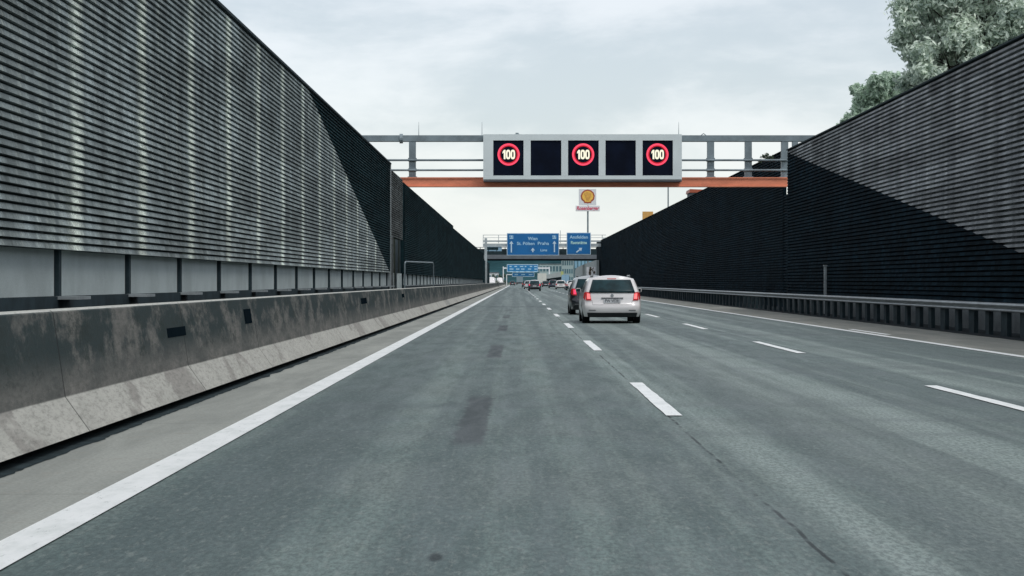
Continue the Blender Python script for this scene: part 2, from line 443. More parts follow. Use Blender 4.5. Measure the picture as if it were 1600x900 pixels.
b = MB(); b.add([(8.75, -30, .004), (11.05, -30, .004), (11.05, 305, .004), (8.75, 305, .004)], [(0, 1, 2, 3)])
b.build('shoulder', M['strip2'], road)
# ragged dark gutter along the barrier foot
b = MB(); ys = []; y = 2.0
while y < 400: ys.append(y); y += .12 if y < 45 else (.5 if y < 100 else 6)
vs = []
for y in ys:
    e = -3.405 + .05 * (mnoise.noise((y * 1.4, 3, 0))) + .022 * mnoise.noise((y * 9, 1, 0))
    vs += [(-3.74, y, .008), (e, y, .008)]
b.add(vs, [(2 * i, 2 * i + 1, 2 * i + 3, 2 * i + 2) for i in range(len(ys) - 1)])
b.build('gutter', simple('gutter dirt', (.022, .034, .038), .95, var=.4, scale=5), road)
sheet('edge_line', -2.575, -2.315, -30, 1400, .009, M['paint'])
sheet('edge_line', 8.62, 8.82, -30, 305, .009, M['paint'])
b = MB(); b.add([(8.98, 48, .009), (9.13, 48, .009), (9.13, 53.5, .009), (8.98, 53.5, .009)], [(0, 1, 2, 3)]); b.build('worn_marking', M['paint'], road)
def dash(x0, x1, y0, y1):
    b = MB(); vs = []; n = 14
    for i in range(n + 1):
        y = y0 + (y1 - y0) * i / n
        vs += [(x0 + random.uniform(-.006, .006), y, .009), (x1 + random.uniform(-.006, .006), y, .009)]
    b.add(vs, [(2 * i, 2 * i + 1, 2 * i + 3, 2 * i + 2) for i in range(n)])
    return b.build('lane_dash', M['paint'], road)
for k in range(0, 30):
    y = 19.0 + 17.95 * k
    dash(1.44, 1.60, y, y + 6.2)
    y = 17.6 + 18 * k
    dash(5.06, 5.22, y, y + 6.9)
for k in (0,):
    dash(1.44, 1.60, 1.0, 7.2); dash(5.06, 5.22, -.4, 6.4)
# dark verge beyond right shoulder, ragged edge
b = MB(); vs = []
for y in ys:
    if y > 340: break
    e = 11.02 + .09 * mnoise.noise((y * .9, 8, 0)) + .035 * mnoise.noise((y * 6, 4, 0))
    vs += [(e, y, .012), (13.66, y, .012)]
nn = len(vs) // 2
b.add(vs, [(2 * i, 2 * i + 1, 2 * i + 3, 2 * i + 2) for i in range(nn - 1)])
struct(b.build('verge', M['asphalt2']))
b = MB(); b.box(-5.3, -4.01, 2, 330, -.02, .9); struct(b.build('raised_strip', M['asphalt2']))
b = MB()
b.add([(-7.0, 2, -.1), (-7.4, 2, 4.8), (-30, 2, 5.4), (-30, 340, 5.0), (-7.4, 340, 4.6), (-7.0, 340, -.1)], [(0, 1, 4, 5), (1, 2, 3, 4)])
struct(b.build('embankment', M['earth']))
b = MB()
b.add([(14.9, 2, -.1), (15.4, 2, 4.5), (45, 2, 5), (45, 340, 5), (15.4, 340, 4), (14.9, 340, -.1)], [(0, 1, 4, 5), (1, 2, 3, 4)])
struct(b.build('embankment', M['earth']))

# ------------------------------------------------------------------ concrete barrier (left)
prof = [(-3.52, .07), (-3.475, .085), (-3.675, .362), (-3.775, 1.045), (-3.80, 1.066), (-3.99, 1.066), (-4.02, 1.03), (-4.12, 0), (-3.70, 0), (-3.70, .04)]
bar = empty('concrete_barrier', (-3.7, 8, 0))
tag(bar, 'stained concrete crash barrier along the left road edge, pale on its sloping foot', 'barrier')
def at_parent(o, p): o.location = tuple(-v for v in p.location); return o
b = MB(); yy = 3.0
while yy < 620:
    e = min(620, yy + (6 if yy < 130 else 60)); b.extrude_y(prof, yy, e, caps=False); yy = e
b.extrude_y(prof, 2.99, 3.0)
at_parent(b.build('barrier_body', M['barrier'], bar), bar)
for y0, y1, z0, z1 in ((21.0, 22.15, .70, .80), (27.0, 27.7, .72, .92), (47.2, 49.0, .76, .90), (64, 65.3, .78, .90)):
    b = MB()
    xs = lambda z: -3.675 - .1 * (z - .362) / .683
    vs = [(xs(z) + o, y, z) for o in (.004, -.03) for (y, z) in ((y0, z0), (y1, z0), (y1, z1), (y0, z1))]
    b.add(vs, [(0, 1, 2, 3), (4, 5, 6, 7), (0, 1, 5, 4), (1, 2, 6, 5), (2, 3, 7, 6), (3, 0, 4, 7)])
    at_parent(b.build('recess', M['black'], bar), bar)

# ------------------------------------------------------------------ louvred walls
def louvre_mesh(name, xf, sgn, y0, y1, z0, z1, pitch, mat, parent, cut=None, keep=1, depth=.06, gap=.30):
    """sgn=+1: faces +x (left wall); slats as a saw profile, optionally cut along a diagonal (ya,za)-(yb,zb)"""
    b = MB(); prof = []
    n = int(round((z1 - z0) / pitch)); p = (z1 - z0) / n
    for i in range(n):
        z = z0 + i * p
        prof += [(xf, z), (xf - sgn * depth * .45, z + p * (1 - gap)), (xf - sgn * (depth + .07), z + p * (1 - gap) + .003), (xf - sgn * (depth + .07), z + p - .003)]
    prof += [(xf - sgn * .2, z1), (xf - sgn * .2, z0)]
    yy = y0
    while yy < y1 - 1e-3:
        e = min(y1, yy + 4 if yy < 140 else yy + 40)
        b.extrude_y(prof, yy, e, caps=False); yy = e
    # solid ends
    for ye in (y0, y1):
        b.add([(xf - sgn * .03, ye, z0), (xf - sgn * .2, ye, z0), (xf - sgn * .2, ye, z1), (xf - sgn * .03, ye, z1)], [(0, 1, 2, 3)])
    me_o = b.build(name, mat, parent)
    if cut:
        (ya, za), (yb, zb) = cut
        bm = bmesh.new(); bm.from_mesh(me_o.data)
        no = Vector((0, zb - za, -(yb - ya))).normalized()
        bmesh.ops.bisect_plane(bm, geom=bm.verts[:] + bm.edges[:] + bm.faces[:], plane_co=(0, ya, za), plane_no=no,
                               clear_outer=(keep < 0), clear_inner=(keep > 0))
        bm.to_mesh(me_o.data); bm.free()
    if parent: at_parent(me_o, parent)
    return me_o

XL = -5.17; ZT = 6.0; ZB = 1.66
nwl = empty('noise_barrier', (XL, 8, 0))
tag(nwl, 'weathered grey slatted wall nearest on the left, its far end a dark triangle', 'noise barrier', 'noise barriers lining the motorway')
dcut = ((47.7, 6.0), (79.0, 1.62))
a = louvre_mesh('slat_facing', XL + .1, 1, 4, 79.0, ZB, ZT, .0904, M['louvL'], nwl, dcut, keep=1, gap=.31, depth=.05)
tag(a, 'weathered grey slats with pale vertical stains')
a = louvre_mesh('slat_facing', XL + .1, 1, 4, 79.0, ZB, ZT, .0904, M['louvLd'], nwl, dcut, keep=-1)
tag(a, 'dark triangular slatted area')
b = MB(); b.box(XL - .12, XL + .13, 4, 79.05, ZT + .002, ZT + .05); at_parent(b.build('coping', M['post'], nwl), nwl)
b = MB(); b.box(XL - .14, XL + .06, 4, 79, .85, 1.135); at_parent(b.build('base_beam', M['post'], nwl), nwl)
def base_bay(root, y0, y1, simple_=False):
    b = MB(); b.box(XL - .12, XL - .03, y0 + .09, y1 - .09, 1.137, 1.655); at_parent(b.build('base_panel', M['panel'], root), root)
    b = MB(); b.box(XL - .14, XL + .02, y0 - .06, y0 + .06, 1.137, 1.657); at_parent(b.build('post', M['post'], root), root)
    b = MB(); b.box(XL + .037, XL + .30, y0 - .30, y0 + .30, 1.10, 1.137); at_parent(b.build('foot_plate', M['galv'], root), root)
for k in range(-4, 15):
    y = 22.2 + 4 * k
    if y < 79: base_bay(nwl, y, min(y + 4, 82))
# pale infill bay with the opening below
inf = empty('noise_barrier', (XL, 79, 0))
tag(inf, 'narrow pale slatted wall bay with an opening beneath it beside the gantry leg', 'noise barrier', 'noise barriers lining the motorway')
louvre_mesh('slat_facing', XL + .02, 1, 79.1, 88.8, 3.17, 5.92, .0904, M['infill'], inf, depth=.03)
b = MB(); b.box(XL - .15, XL + .05, 79.1, 81.6, .9, 3.168); at_parent(b.build('post', M['infill'], inf), inf)
b = MB(); b.box(XL - .2, XL + .1, 79.06, 79.3, .9, 6.05); at_parent(b.build('edge_post', M['galv'], inf), inf)
for y0, y1 in ((81.7, 83.2), (86.6, 88.7)):
    b = MB(); b.box(XL - .12, XL - .03, y0, y1, .95, 1.66); at_parent(b.build('base_panel', M['panel'], inf), inf)
# far dark wall
nwf = empty('noise_barrier', (XL, 89, 0))
tag(nwf, 'long dark slatted wall on the left running beyond the gantry to the blue signs', 'noise barrier', 'noise barriers lining the motorway')
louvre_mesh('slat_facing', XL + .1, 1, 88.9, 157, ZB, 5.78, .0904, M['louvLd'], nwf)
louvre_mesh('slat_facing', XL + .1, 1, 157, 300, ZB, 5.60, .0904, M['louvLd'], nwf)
b = MB(); b.box(XL - .14, XL + .06, 88.9, 300, .85, 1.135); at_parent(b.build('base_beam', M['post'], nwf), nwf)
for k in range(17, 69):
    base_bay(nwf, 22.2 + 4 * k - 1, 22.2 + 4 * k + 3)
# low dark wall end beyond the pale gantry leg
b = MB(); b.box(-5.6, -5.2, 318, 372, 0, 4.7); o = b.build('noise_barrier', M['louvLd'])
tag(o, 'short low dark wall end just past the left leg of the blue sign gantry', 'noise barrier', 'noise barriers lining the motorway')
# pipe frame standing behind the barrier
b = MB(); p0 = (-5.0, 87.6); p1 = (-4.25, 100)
b.cyl((*p0, .9), (*p0, 2.1), .032, n=8); b.cyl((*p0, 2.1), (p0[0] + .02, p0[1] + .3, 2.19), .032, n=8)
b.cyl((p0[0] + .02, p0[1] + .3, 2.19), (p1[0] - .02, p1[1] - .3, 2.26), .032, n=8)
b.cyl((p1[0] - .02, p1[1] - .3, 2.26), (*p1, 2.16), .032, n=8); b.cyl((*p1, 2.16), (*p1, .9), .032, n=8)
tag(b.build('pipe_frame', M['gsteel']), 'thin pale steel pipe frame standing before the dark left wall past the gantry leg', 'pipe frame')

# right walls
XR = 12.5
nwr = empty('noise_barrier', (XR, 8, 0))
tag(nwr, 'brownish slatted wall nearest on the right with black lower triangle, below the trees', 'noise barrier', 'noise barriers lining the motorway')
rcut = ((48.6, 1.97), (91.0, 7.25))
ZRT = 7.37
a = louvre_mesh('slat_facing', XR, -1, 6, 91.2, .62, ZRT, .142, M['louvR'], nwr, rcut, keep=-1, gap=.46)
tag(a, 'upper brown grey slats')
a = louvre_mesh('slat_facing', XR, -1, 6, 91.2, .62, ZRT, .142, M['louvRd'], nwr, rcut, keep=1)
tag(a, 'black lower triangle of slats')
b = MB(); b.box(XR - .03, XR + .24, 6, 91.25, ZRT + .002, ZRT + .05); at_parent(b.build('coping', M['post'], nwr), nwr)
b = MB(); b.box(XR - .08, XR + .2, 6, 91.2, 0, .615); at_parent(b.build('plinth', M['plinth'], nwr), nwr)
XK = 13.6
nwk = empty('noise_barrier', (XK, 99, 0))
tag(nwk, 'long black wall on the right running beyond the gantry to the blue exit sign', 'noise barrier', 'noise barriers lining the motorway')
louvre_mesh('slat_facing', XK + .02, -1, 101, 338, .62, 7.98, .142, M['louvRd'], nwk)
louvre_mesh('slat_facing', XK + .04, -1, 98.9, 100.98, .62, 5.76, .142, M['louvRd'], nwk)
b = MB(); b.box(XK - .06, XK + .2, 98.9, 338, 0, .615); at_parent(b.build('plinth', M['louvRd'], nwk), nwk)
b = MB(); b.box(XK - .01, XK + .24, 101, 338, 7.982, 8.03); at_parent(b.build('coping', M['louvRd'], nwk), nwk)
for i, (y, z) in enumerate(()):
    b = MB(); b.box(XR - .10, XR - .005, y, y + .25, .62, 7.5); at_parent(b.build('post', M['louvRd'], nwk), nwk)
# marker post on right wall
b = MB(); b.box(12.31, 12.40, 78.9, 79.05, .0, 1.92); b.box(12.29, 12.42, 78.87, 79.08, 1.922, 1.97)
tag(b.build('marker_post', M['galv']), 'slim pale post standing against the black part of the right wall', 'post')

# guard rail (right)
gr = empty('guard_rail', (11.44, 10, 0))
tag(gr, 'long steel guard rail on dark posts along the right shoulder', 'guard rail')
XG = 11.44
b = MB()
railp = [(XG - .02, .615), (XG - .10, .64), (XG - .10, .665), (XG - .015, .70), (XG - .015, .715), (XG - .12, .735), (XG - .12, .775), (XG - .02, .80), (XG + .01, .79), (XG + .01, .72), (XG + .01, .62)]
railp = [(XG, .585), (XG - .075, .60), (XG - .09, .625), (XG - .06, .655), (XG, .665), (XG, .70), (XG - .085, .715), (XG - .11, .75), (XG - .09, .785), (XG - .03, .80), (XG + .03, .795), (XG + .03, .59)]
yy = 4.0
while yy < 308:
    b.extrude_y(railp, yy, min(308, yy + 12), caps=True); yy += 12
at_parent(b.build('rail', M['rail'], gr), gr)
py = []; yy = 8.0; i = 0
while yy < 306: py.append((yy, i % 2)); yy += 1.67; i += 1
start = next(i for i, (y, _) in enumerate(py) if y > 40)
def postmb(b, y, wide): 
    wdt = .30 if wide else .20
    b.box(XG + .035, XG + .14, y - wdt, y + wdt, 0.0, .76)
    
for y, wd in py[start:start + 98]:
    b = MB(); postmb(b, y, wd); at_parent(b.build('rail_post', M['post'], gr), gr)
b = MB()
for y, wd in py[:start] + py[start + 98:]: postmb(b, y, wd)
o = at_parent(b.build('rail_post', M['post'], gr), gr); o['kind'] = 'stuff'

# ------------------------------------------------------------------ first gantry
GD = 98.0
def gx(px): return (px - VX) / F * GD
def gz(py): return H0 + (VY - py) / F * GD
ga = empty('sign_gantry', (0, GD, 0))
tag(ga, 'grey steel gantry with an orange lower beam spanning the motorway close ahead', 'gantry')
def gp(name, b, mat, bev=0): o = b.build(name, mat, ga, bevel=bev); o.location = (0, -GD, 0); return o
b = MB(); b.box(-9.2, 15.2, GD + .1, GD + .42, gz(221), gz(211)); gp('top_rail', b, M['gsteel'], .02)
b = MB()
b.box(-9.2, 13.46, GD - .06, GD + .5, gz(292), gz(290.2)); b.box(-9.2, 13.46, GD + .0, GD + .44, gz(290.1), gz(279)); b.box(-9.2, 13.46, GD - .06, GD + .5, gz(278.9), gz(277))
gp('lower_beam', b, M['orange'])
for px in (430, 644, 1111, 1170, 1227):
    b = MB(); b.box(gx(px) - .17, gx(px) + .17, GD + .12, GD + .40, gz(276.9), gz(221.1))
    b.box(gx(px) - .23, gx(px) + .23, GD + .09, GD + .43, gz(276.9), gz(275.5)); b.box(gx(px) - .21, gx(px) + .21, GD + .09, GD + .43, gz(251.6), gz(246.5)); b.box(gx(px) - .21, gx(px) + .21, GD + .09, GD + .43, gz(267.3), gz(263))
    gp('vertical_member', b, M['gsteel'])
for z0, z1 in ((252, 248.6), (267.5, 264.3)):
    b = MB(); b.cyl((-9.2, GD - .02, (gz(z0) + gz(z1)) / 2), (gx(1229), GD - .02, (gz(z0) + gz(z1)) / 2), (gz(z1) - gz(z0)) / 2, n=10); gp('pipe_rail', b, M['gsteel'])
for x0, x1 in ((-6.07, -5.93), (-5.86, -5.74), (13.72, 14.0), (14.5, 14.8)):
    b = MB(); b.box(x0, x1, GD + .1, GD + .4, 0, gz(221) if abs(x0) > 7 else gz(292.5)); gp('leg', b, M['gsteel'])
for px in (654, 753, 1061):
    b = MB(); b.cyl((gx(px), GD + .2, gz(211)), (gx(px), GD + .2, gz(190)), .018, .006, n=6); gp('lightning_rod', b, M['gsteel'])
b = MB(); b.cyl((gx(626.5) - .08, GD + .26, (gz(211) + gz(221)) / 2), (gx(626.5) + .08, GD + .26, (gz(211) + gz(221)) / 2), .24, n=14); gp('pipe_clamp', b, M['gsteel'])
b = MB(); 
for s in (-1, 1): b.cyl((gx(1100), GD + .25, gz(208)), (gx(1100 + 4 * s), GD + .25, gz(211)), .02, n=6)
gp('lifting_lug', b, M['gsteel'])

sg = empty('variable_message_sign', (gx(909), GD - .5, gz(283)))
tag(sg, 'wide pale grey electronic sign cabinet with three lit red 100 limits, hung on the gantry', 'electronic sign')
def sp(name, b, mat, par=sg, bev=0):
    o = b.build(name, mat, par, bevel=bev)
    if par is sg: at_parent(o, sg)
    return o
x0, x1, z0, z1 = gx(755.5), gx(1063.5), gz(283), gz(211.5)
disp = [(771, 818), (829, 876.5), (887, 934.5), (945, 992), (1002.5, 1049.5)]
dz0, dz1 = gz(275.5), gz(221)
YF = GD - .75
b = MB(); b.box(x0, x1, YF + .12, GD + .05, z0, z1)                                # body
b.box(x0, x1, YF, YF + .118, dz1, z1); b.box(x0, x1, YF, YF + .118, z0 + .05, dz0)
edges = [x0] + [v for d in disp for v in (gx(d[0]), gx(d[1]))] + [x1]
for i in range(0, len(edges), 2): b.box(edges[i], edges[i + 1], YF, YF + .118, dz0 + .001, dz1 - .001)
sp('cabinet', b, M['cab'])
b = MB(); b.box(x0 + .01, x1 - .01, YF + .01, GD + .04, z0 - .06, z0 - .002); sp('cabinet_underside', b, M['cabdark'])
b = MB(); b.box(gx(804), gx(812), GD - .3, GD - .1, z1, z1 + .05); b.cyl((gx(808), GD - .2, z1 + .05), (gx(808), GD - .2, z1 + .11), .08, n=10); sp('photo_sensor', b, M['gsteel'])
def ring_mesh(cx, cz, ra, rb, y, y2, n=56):
    b = MB(); vs = []
    for i in range(n):
        a = 2 * math.pi * i / n
        for r in (ra, rb):
            for yy in (y, y2): vs.append((cx + r * math.cos(a), yy, cz + r * math.sin(a)))
    fs = []
    for i in range(n):
        j = (i + 1) % n; a = 4 * i; c_ = 4 * j
        fs += [(a, a + 2, c_ + 2, c_), (a + 1, a + 3, c_ + 3, c_ + 1), (a, a + 1, c_ + 1, c_), (a + 2, a + 3, c_ + 3, c_ + 2)]
    b.add(vs, fs); return b
for i, (a, c2) in enumerate(disp):
    b = MB(); b.box(gx(a) + .002, gx(c2) - .002, YF + .06, YF + .116, dz0 + .003, dz1 - .003)
    d = sp('display', b, M['disp']); 
    if i % 2: tag(d, 'unlit blank display')
    else:
        cx = gx((a + c2) / 2 + (-.3 if i else .3)); cz = gz(242.8)
        r = 16.2 / F * GD
        def sub(name, b, mat):
            o = b.build(name, mat, d); return o
        sub('lit_ring', ring_mesh(cx, cz, r * .88, r * 1.06, YF + .045, YF + .058), M['ring'])
        sub('ring_rim', ring_mesh(cx, cz, r * .77, r * .875, YF + .046, YF + .059), M['ringo'])
        # condensed digits: 1 and two ovals
        hh = 7.2 / F * GD; b = MB()
        u = F / GD
        dx = lambda p: p / u
        b.poly_xz([(cx + dx(-9.4), cz + hh * .55), (cx + dx(-7.2), cz + hh), (cx + dx(-4.8), cz + hh), (cx + dx(-4.8), cz - hh), (cx + dx(-7.5), cz - hh), (cx + dx(-7.5), cz + hh * .45), (cx + dx(-9.4), cz + hh * .15)], YF + .04, YF + .055)
        for ox in (-.6, 6.6):
            n = 28; vs = []
            for k in range(n):
                an = 2 * math.pi * k / n; ca, sa = math.cos(an), math.sin(an)
                ex = lambda v: math.copysign(abs(v) ** .7, v)
                for rx, rz in ((3.5, 1.02), (1.15, .62)):
                    for yy in (YF + .04, YF + .055): vs.append((cx + dx(ox + rx * ex(ca)), yy, cz + hh * rz * ex(sa)))
            fs = []
            for k in range(n):
                j = (k + 1) % n; q = 4 * k; w_ = 4 * j
                fs += [(q, q + 2, w_ + 2, w_), (q + 1, q + 3, w_ + 3, w_ + 1), (q, q + 1, w_ + 1, w_), (q + 2, q + 3, w_ + 3, w_ + 2)]
            b.add(vs, fs)
        sub('digits', b, M['digit'])

# ------------------------------------------------------------------ second gantry with blue signs (D=320)
D2 = 320.0
def hx(px, D=D2): return (px - VX) / F * D
def hz(py, D=D2): return H0 + (VY - py) / F * D
g2 = empty('sign_gantry', (0, D2, 0))
tag(g2, 'pale far gantry carrying the two blue direction signs in front of the bridge', 'gantry')
def g2p(name, b, mat): o = b.build(name, mat, g2); o.location = (0, -D2, 0); return o
b = MB(); b.box(hx(757), hx(761), D2, D2 + .5, 0, hz(372)); b.box(hx(755.5), hx(762.5), D2 - .15, D2 + .65, 0, .4); g2p('leg', b, M['gpale'])
b = MB(); b.box(13.95, 14.45, D2, D2 + .5, 0, hz(372)); g2p('leg', b, M['gpale'])
b = MB(); b.box(hx(754.5), 14.45, D2 + .05, D2 + .55, hz(385.5), hz(380.5)); g2p('main_beam', b, M['gpale'])
b = MB(); b.box(hx(754.5), 14.45, D2 + .05, D2 + .3, hz(378), hz(375.5)); g2p('middle_rail', b, M['gpale'])
b = MB(); b.box(hx(754.5), 14.45, D2 + .1, D2 + .18, hz(367.6), hz(366.8)); b.box(hx(754.5), 14.45, D2 + .1, D2 + .18, hz(371.6), hz(371)); g2p('hand_rail', b, M['gpale'])
for px in (755, 779, 803, 827, 851, 875.5, 899, 923, 941):
    b = MB(); b.box(hx(px) - .05, hx(px) + .05, D2 + .08, D2 + .2, hz(380), hz(360 if px == 875.5 else 366.8)); g2p('rail_post', b, M['gpale'])
def blue_sign(name, label, x0, x1, y0, y1, D):
    s = empty(name, ((hx(x0, D) + hx(x1, D)) / 2, D - .3, hz(y1, D)))
    tag(s, label, 'road sign', 'blue direction signs')
    b = MB(); b.box(hx(x0, D), hx(x1, D), D - .25, D - .1, hz(y1, D), hz(y0, D)); at_parent(b.build('sign_border', M['swhite'], s), s)
    bw = .9 / F * D
    b = MB(); b.box(hx(x0, D) + bw, hx(x1, D) - bw, D - .28, D - .252, hz(y1, D) + bw, hz(y0, D) - bw); at_parent(b.build('sign_face', M['blue'] if D < 500 else M['blue2'], s), s)
    return s
def arrow(s, cx, y0, y1, wpx, D, ang=0.0, shaft=.36, hw=1.25, name='arrow', head=None):
    Lh = (y1 - y0); hh = head if head else Lh * .3
    pts = [(-wpx * shaft / 2, 0), (wpx * shaft / 2, 0), (wpx * shaft / 2, Lh - hh), (wpx / 2 * hw, Lh - hh), (0, Lh), (-wpx / 2 * hw, Lh - hh), (-wpx * shaft / 2, Lh - hh)]
    cy = y1; k = D / F; ca, sa = math.cos(ang), math.sin(ang)
    pp = []
    for x, z in pts:
        z -= Lh / 2; xr = x * ca + z * sa; zr = -x * sa + z * ca
        pp.append((hx(cx, D) + xr * k, hz((y0 + y1) / 2, D) + zr * k))
    b = MB(); b.poly_xz(pp, D - .30, D - .281); return at_parent(b.build(name, M['swhite'], s), s)
def stext(s, body, px, py, hpx, D, mat=None, sx=1.0, off=0.0, wpx=None):
    o = text('lettering', body, mat or M['stext'], hpx * D / F / .70, (0, 0, 0), s, sx, off=off, thick=.006)
    o.location = (hx(px, D) - s.location[0], D - .29 - s.location[1], hz(py, D) - s.location[2])
    if wpx:
        xs_ = [v.co.x for v in o.data.vertices]; k_ = (wpx / F * D) / (max(xs_) - min(xs_)); o.data.transform(Matrix.Diagonal((k_, 1, 1, 1)))
    return o
s1 = blue_sign('direction_sign', 'large blue sign reading Wien, St. Pölten and Praha with three upward arrows', 792, 873.5, 364.3, 399, D2)
stext(s1, 'Wien', 832.5, 373, 4.9, D2, wpx=15, sx=1.0, off=.012); stext(s1, 'St. Pölten', 821.5, 380.7, 4.7, D2, wpx=27.5, sx=.86, off=.012); stext(s1, 'Praha', 848.8, 380.5, 4.7, D2, wpx=17.5, sx=.92, off=.012); stext(s1, 'Linz', 849.5, 391, 3.6, D2, wpx=10.5, sx=1.1, off=.012)
for px, tx in ((799, 'A1'), (866, 'A7')):
    b = MB(); b.box(hx(px - 2.9), hx(px + 2.9), D2 - .30, D2 - .281, hz(373.3), hz(368)); at_parent(b.build('route_shield', M['stext'], s1), s1)
    o = text('lettering', tx, M['blue'], 4.0 * D2 / F / .7, (0, 0, 0), s1, .95, thick=.003); o.location = (hx(px) - s1.location[0], D2 - .306 - s1.location[1], hz(370.7) - s1.location[2])
arrow(s1, 799, 376.5, 394.5, 5, D2, head=4.5); arrow(s1, 866.2, 376.3, 394, 5, D2, head=4.5); arrow(s1, 832.5, 387.3, 394, 5.2, D2, head=4)
s2 = blue_sign('direction_sign', 'smaller blue exit sign reading Ansfelden with an arrow up to the right', 885.3, 923, 363.5, 397.8, D2)
stext(s2, 'Ansfelden', 904.5, 370.7, 4.9, D2, wpx=28.5, sx=.92, off=.012); stext(s2, 'Raststätte', 904.3, 379.3, 4.5, D2, M['stext2'], wpx=25, off=.014)
arrow(s2, 905, 385.0, 396.5, 5.2, D2, ang=R(52), head=4.6)

# ------------------------------------------------------------------ bridge (D=380)
D3 = 380.0
br = empty('overpass', (4, D3, 0))
tag(br, 'grey concrete road bridge with a dark parapet crossing behind the blue signs', 'bridge')
def brp(name, b, mat): o = b.build(name, mat, br); return at_parent(o, br)
b = MB(); b.box(-45, 50, D3, D3 + 9, hz(404.6, D3), hz(398, D3)); brp('deck', b, M['concrete'])
b = MB(); b.box(-45, 50, D3 + .3, D3 + 8.7, hz(406.6, D3), hz(404.7, D3)); brp('deck_underside', b, M['black'])
b = MB(); b.box(-45, 50, D3 + .1, D3 + .3, hz(397.9, D3), hz(392.4, D3)); brp('parapet', b, M['bridgedk'])
b = MB(); b.box(-45, 50, D3 + .1, D3 + .2, hz(386.8, D3), hz(386, D3))
for k in range(60): b.box(-44 + k * 1.6, -43.85 + k * 1.6, D3 + .1, D3 + .2, hz(392.3, D3), hz(386.9, D3))
brp('railing', b, M['bridgedk'])
b = MB(); b.box(-45, 50, D3 + 6.5, D3 + 6.9, hz(397.9, D3), hz(388.0, D3)); brp('noise_screen', b, M['bridgedk'])
for x in (-7.2, 27.0):
    b = MB(); b.box(x - 1.0, x + 1.0, D3 + .8, D3 + 8, 0, hz(406.7, D3)); brp('pier', b, M['concrete'])
# light-blue coach on the bridge
vz = hz(397.9, D3)
vn = empty('coach', (hx(771, D3), D3 + 3.2, vz))
tag(vn, 'pale blue and white coach crossing the bridge left of the large blue sign', 'coach')
b = MB(); b.box(-1.6, 1.6, -1.1, 1.1, .3, 1.62); b.build('body', P_bed, vn, bevel=.08)
b = MB(); b.box(-1.45, .9, -1.125, -1.105, .95, 1.42); b.build('side_window', M['glass'], vn)
b = MB(); b.box(-1.5, 1.5, -1.112, -1.102, .35, .6); b.build('stripe', M['white'], vn)
for x in (-1.0, 1.0):
    b = MB(); b.cyl((x, -1.12, .32), (x, -.9, .32), .32, n=16); b.build('wheel', M['tyre'], vn)

# ------------------------------------------------------------------ third gantry (D=800)
D4 = 800.0
g3 = empty('sign_gantry', (0, D4, 0))
tag(g3, 'tiny white gantry in the far distance seen below the bridge', 'gantry')
def g3p(name, b, mat): o = b.build(name, mat, g3); o.location = (0, -D4, 0); return o
for a, c_, top in ((785.6, 787.2, 416.5), (857.4, 859.4, 417.5)):
    b = MB(); b.box(hx(a, D4), hx(c_, D4), D4, D4 + .5, 0, hz(top, D4)); g3p('leg', b, M['white'])
b = MB(); b.box(hx(785.6, D4), hx(859.4, D4), D4 - .02, D4 + .4, hz(420, D4), hz(417.8, D4)); g3p('beam', b, M['white'])
def far_sign(label, x0, x1, y0, y1, D, seed):
    s = blue_sign('direction_sign', label, x0, x1, y0, y1, D); rr = random.Random(seed)
    for r_ in range(int((y1 - y0) / 4)):
        x = x0 + 4
        while x < x1 - 6:
            l = rr.uniform(2.5, 7); yy = y0 + 3 + r_ * 4
            b = MB(); b.box(hx(x, D), hx(min(x + l, x1 - 2), D), D - .32, D - .285, hz(yy + 1.2, D), hz(yy - .4, D)); at_parent(b.build('lettering', M['stext'], s), s)
            x += l + rr.uniform(2, 6)
    return s
far_sign('wide light blue sign on the farthest gantry below the bridge', 792, 841, 413, 425, D4, 3)
far_sign('light blue lower sign hanging beneath the wide one on the farthest gantry', 800, 835, 425.6, 432.5, D4 + 1.5, 5)
b = MB(); D5 = 620
b.box(hx(791, D5), hx(792.2, D5), D5, D5 + .3, 0, hz(429, D5)); b.box(hx(791, D5), hx(800, D5), D5, D5 + .25, hz(429.6, D5), hz(428.4, D5))
tag(b.build('roadside_bracket', M['white']), 'small white bracket post at the left roadside below the far gantry', 'sign post')

# ------------------------------------------------------------------ fuel sign and mast
DS = 520.0
fs = empty('fuel_station_sign', (hx(918.5, DS), DS, 0))
tag(fs, 'tall fuel station pole sign with a yellow scallop shell over a red script board', 'pole sign')
def fsp(name, b, mat): return at_parent(b.build(name, mat, fs), fs)
b = MB(); b.cyl((hx(918.5, DS), DS, 0), (hx(918.5, DS), DS, hz(321, DS)), .26, .22, n=12); fsp('pole', b, M['gsteel'])
b = MB(); b.box(hx(904.5, DS), hx(931.5, DS), DS - .4, DS + .4, hz(320.5, DS), hz(295.5, DS)); fsp('sign_panel', b, simple('shell panel', (.74, .74, .76), .6, var=.03))
b = MB(); b.box(hx(899.5, DS), hx(937, DS), DS - .45, DS + .45, hz(330, DS), hz(321.5, DS)); fsp('name_board', b, M['white'])
def shell(k):
    # scallop fan above, small foot below; k scales about centre
    pts = []; cx, cz = 918.2, 307.0; n = 26
    lob = 9
    for i in range(n * 3 + 1):
        a = R(-38) + (R(218 + 0) - R(-38)) * i / (n * 3)
        r = 10.4 + .35 * abs(math.sin(lob * (a - R(-38)) * 180 / 256 * 1.0))
        pts.append((cx + r * math.cos(a) * 1.02, cz - r * math.sin(a)))
    pts += [(cx - 5.9, cz + 8.2), (cx - 5.6, cz + 10.3), (cx - 1.5, cz + 10.6), (cx, cz + 11.1), (cx + 1.5, cz + 10.6), (cx + 5.6, cz + 10.3), (cx + 5.9, cz + 8.2)]
    return [(hx(cx + (x - cx) * k, DS), hz(cz + (y - cz) * k, DS)) for x, y in pts]
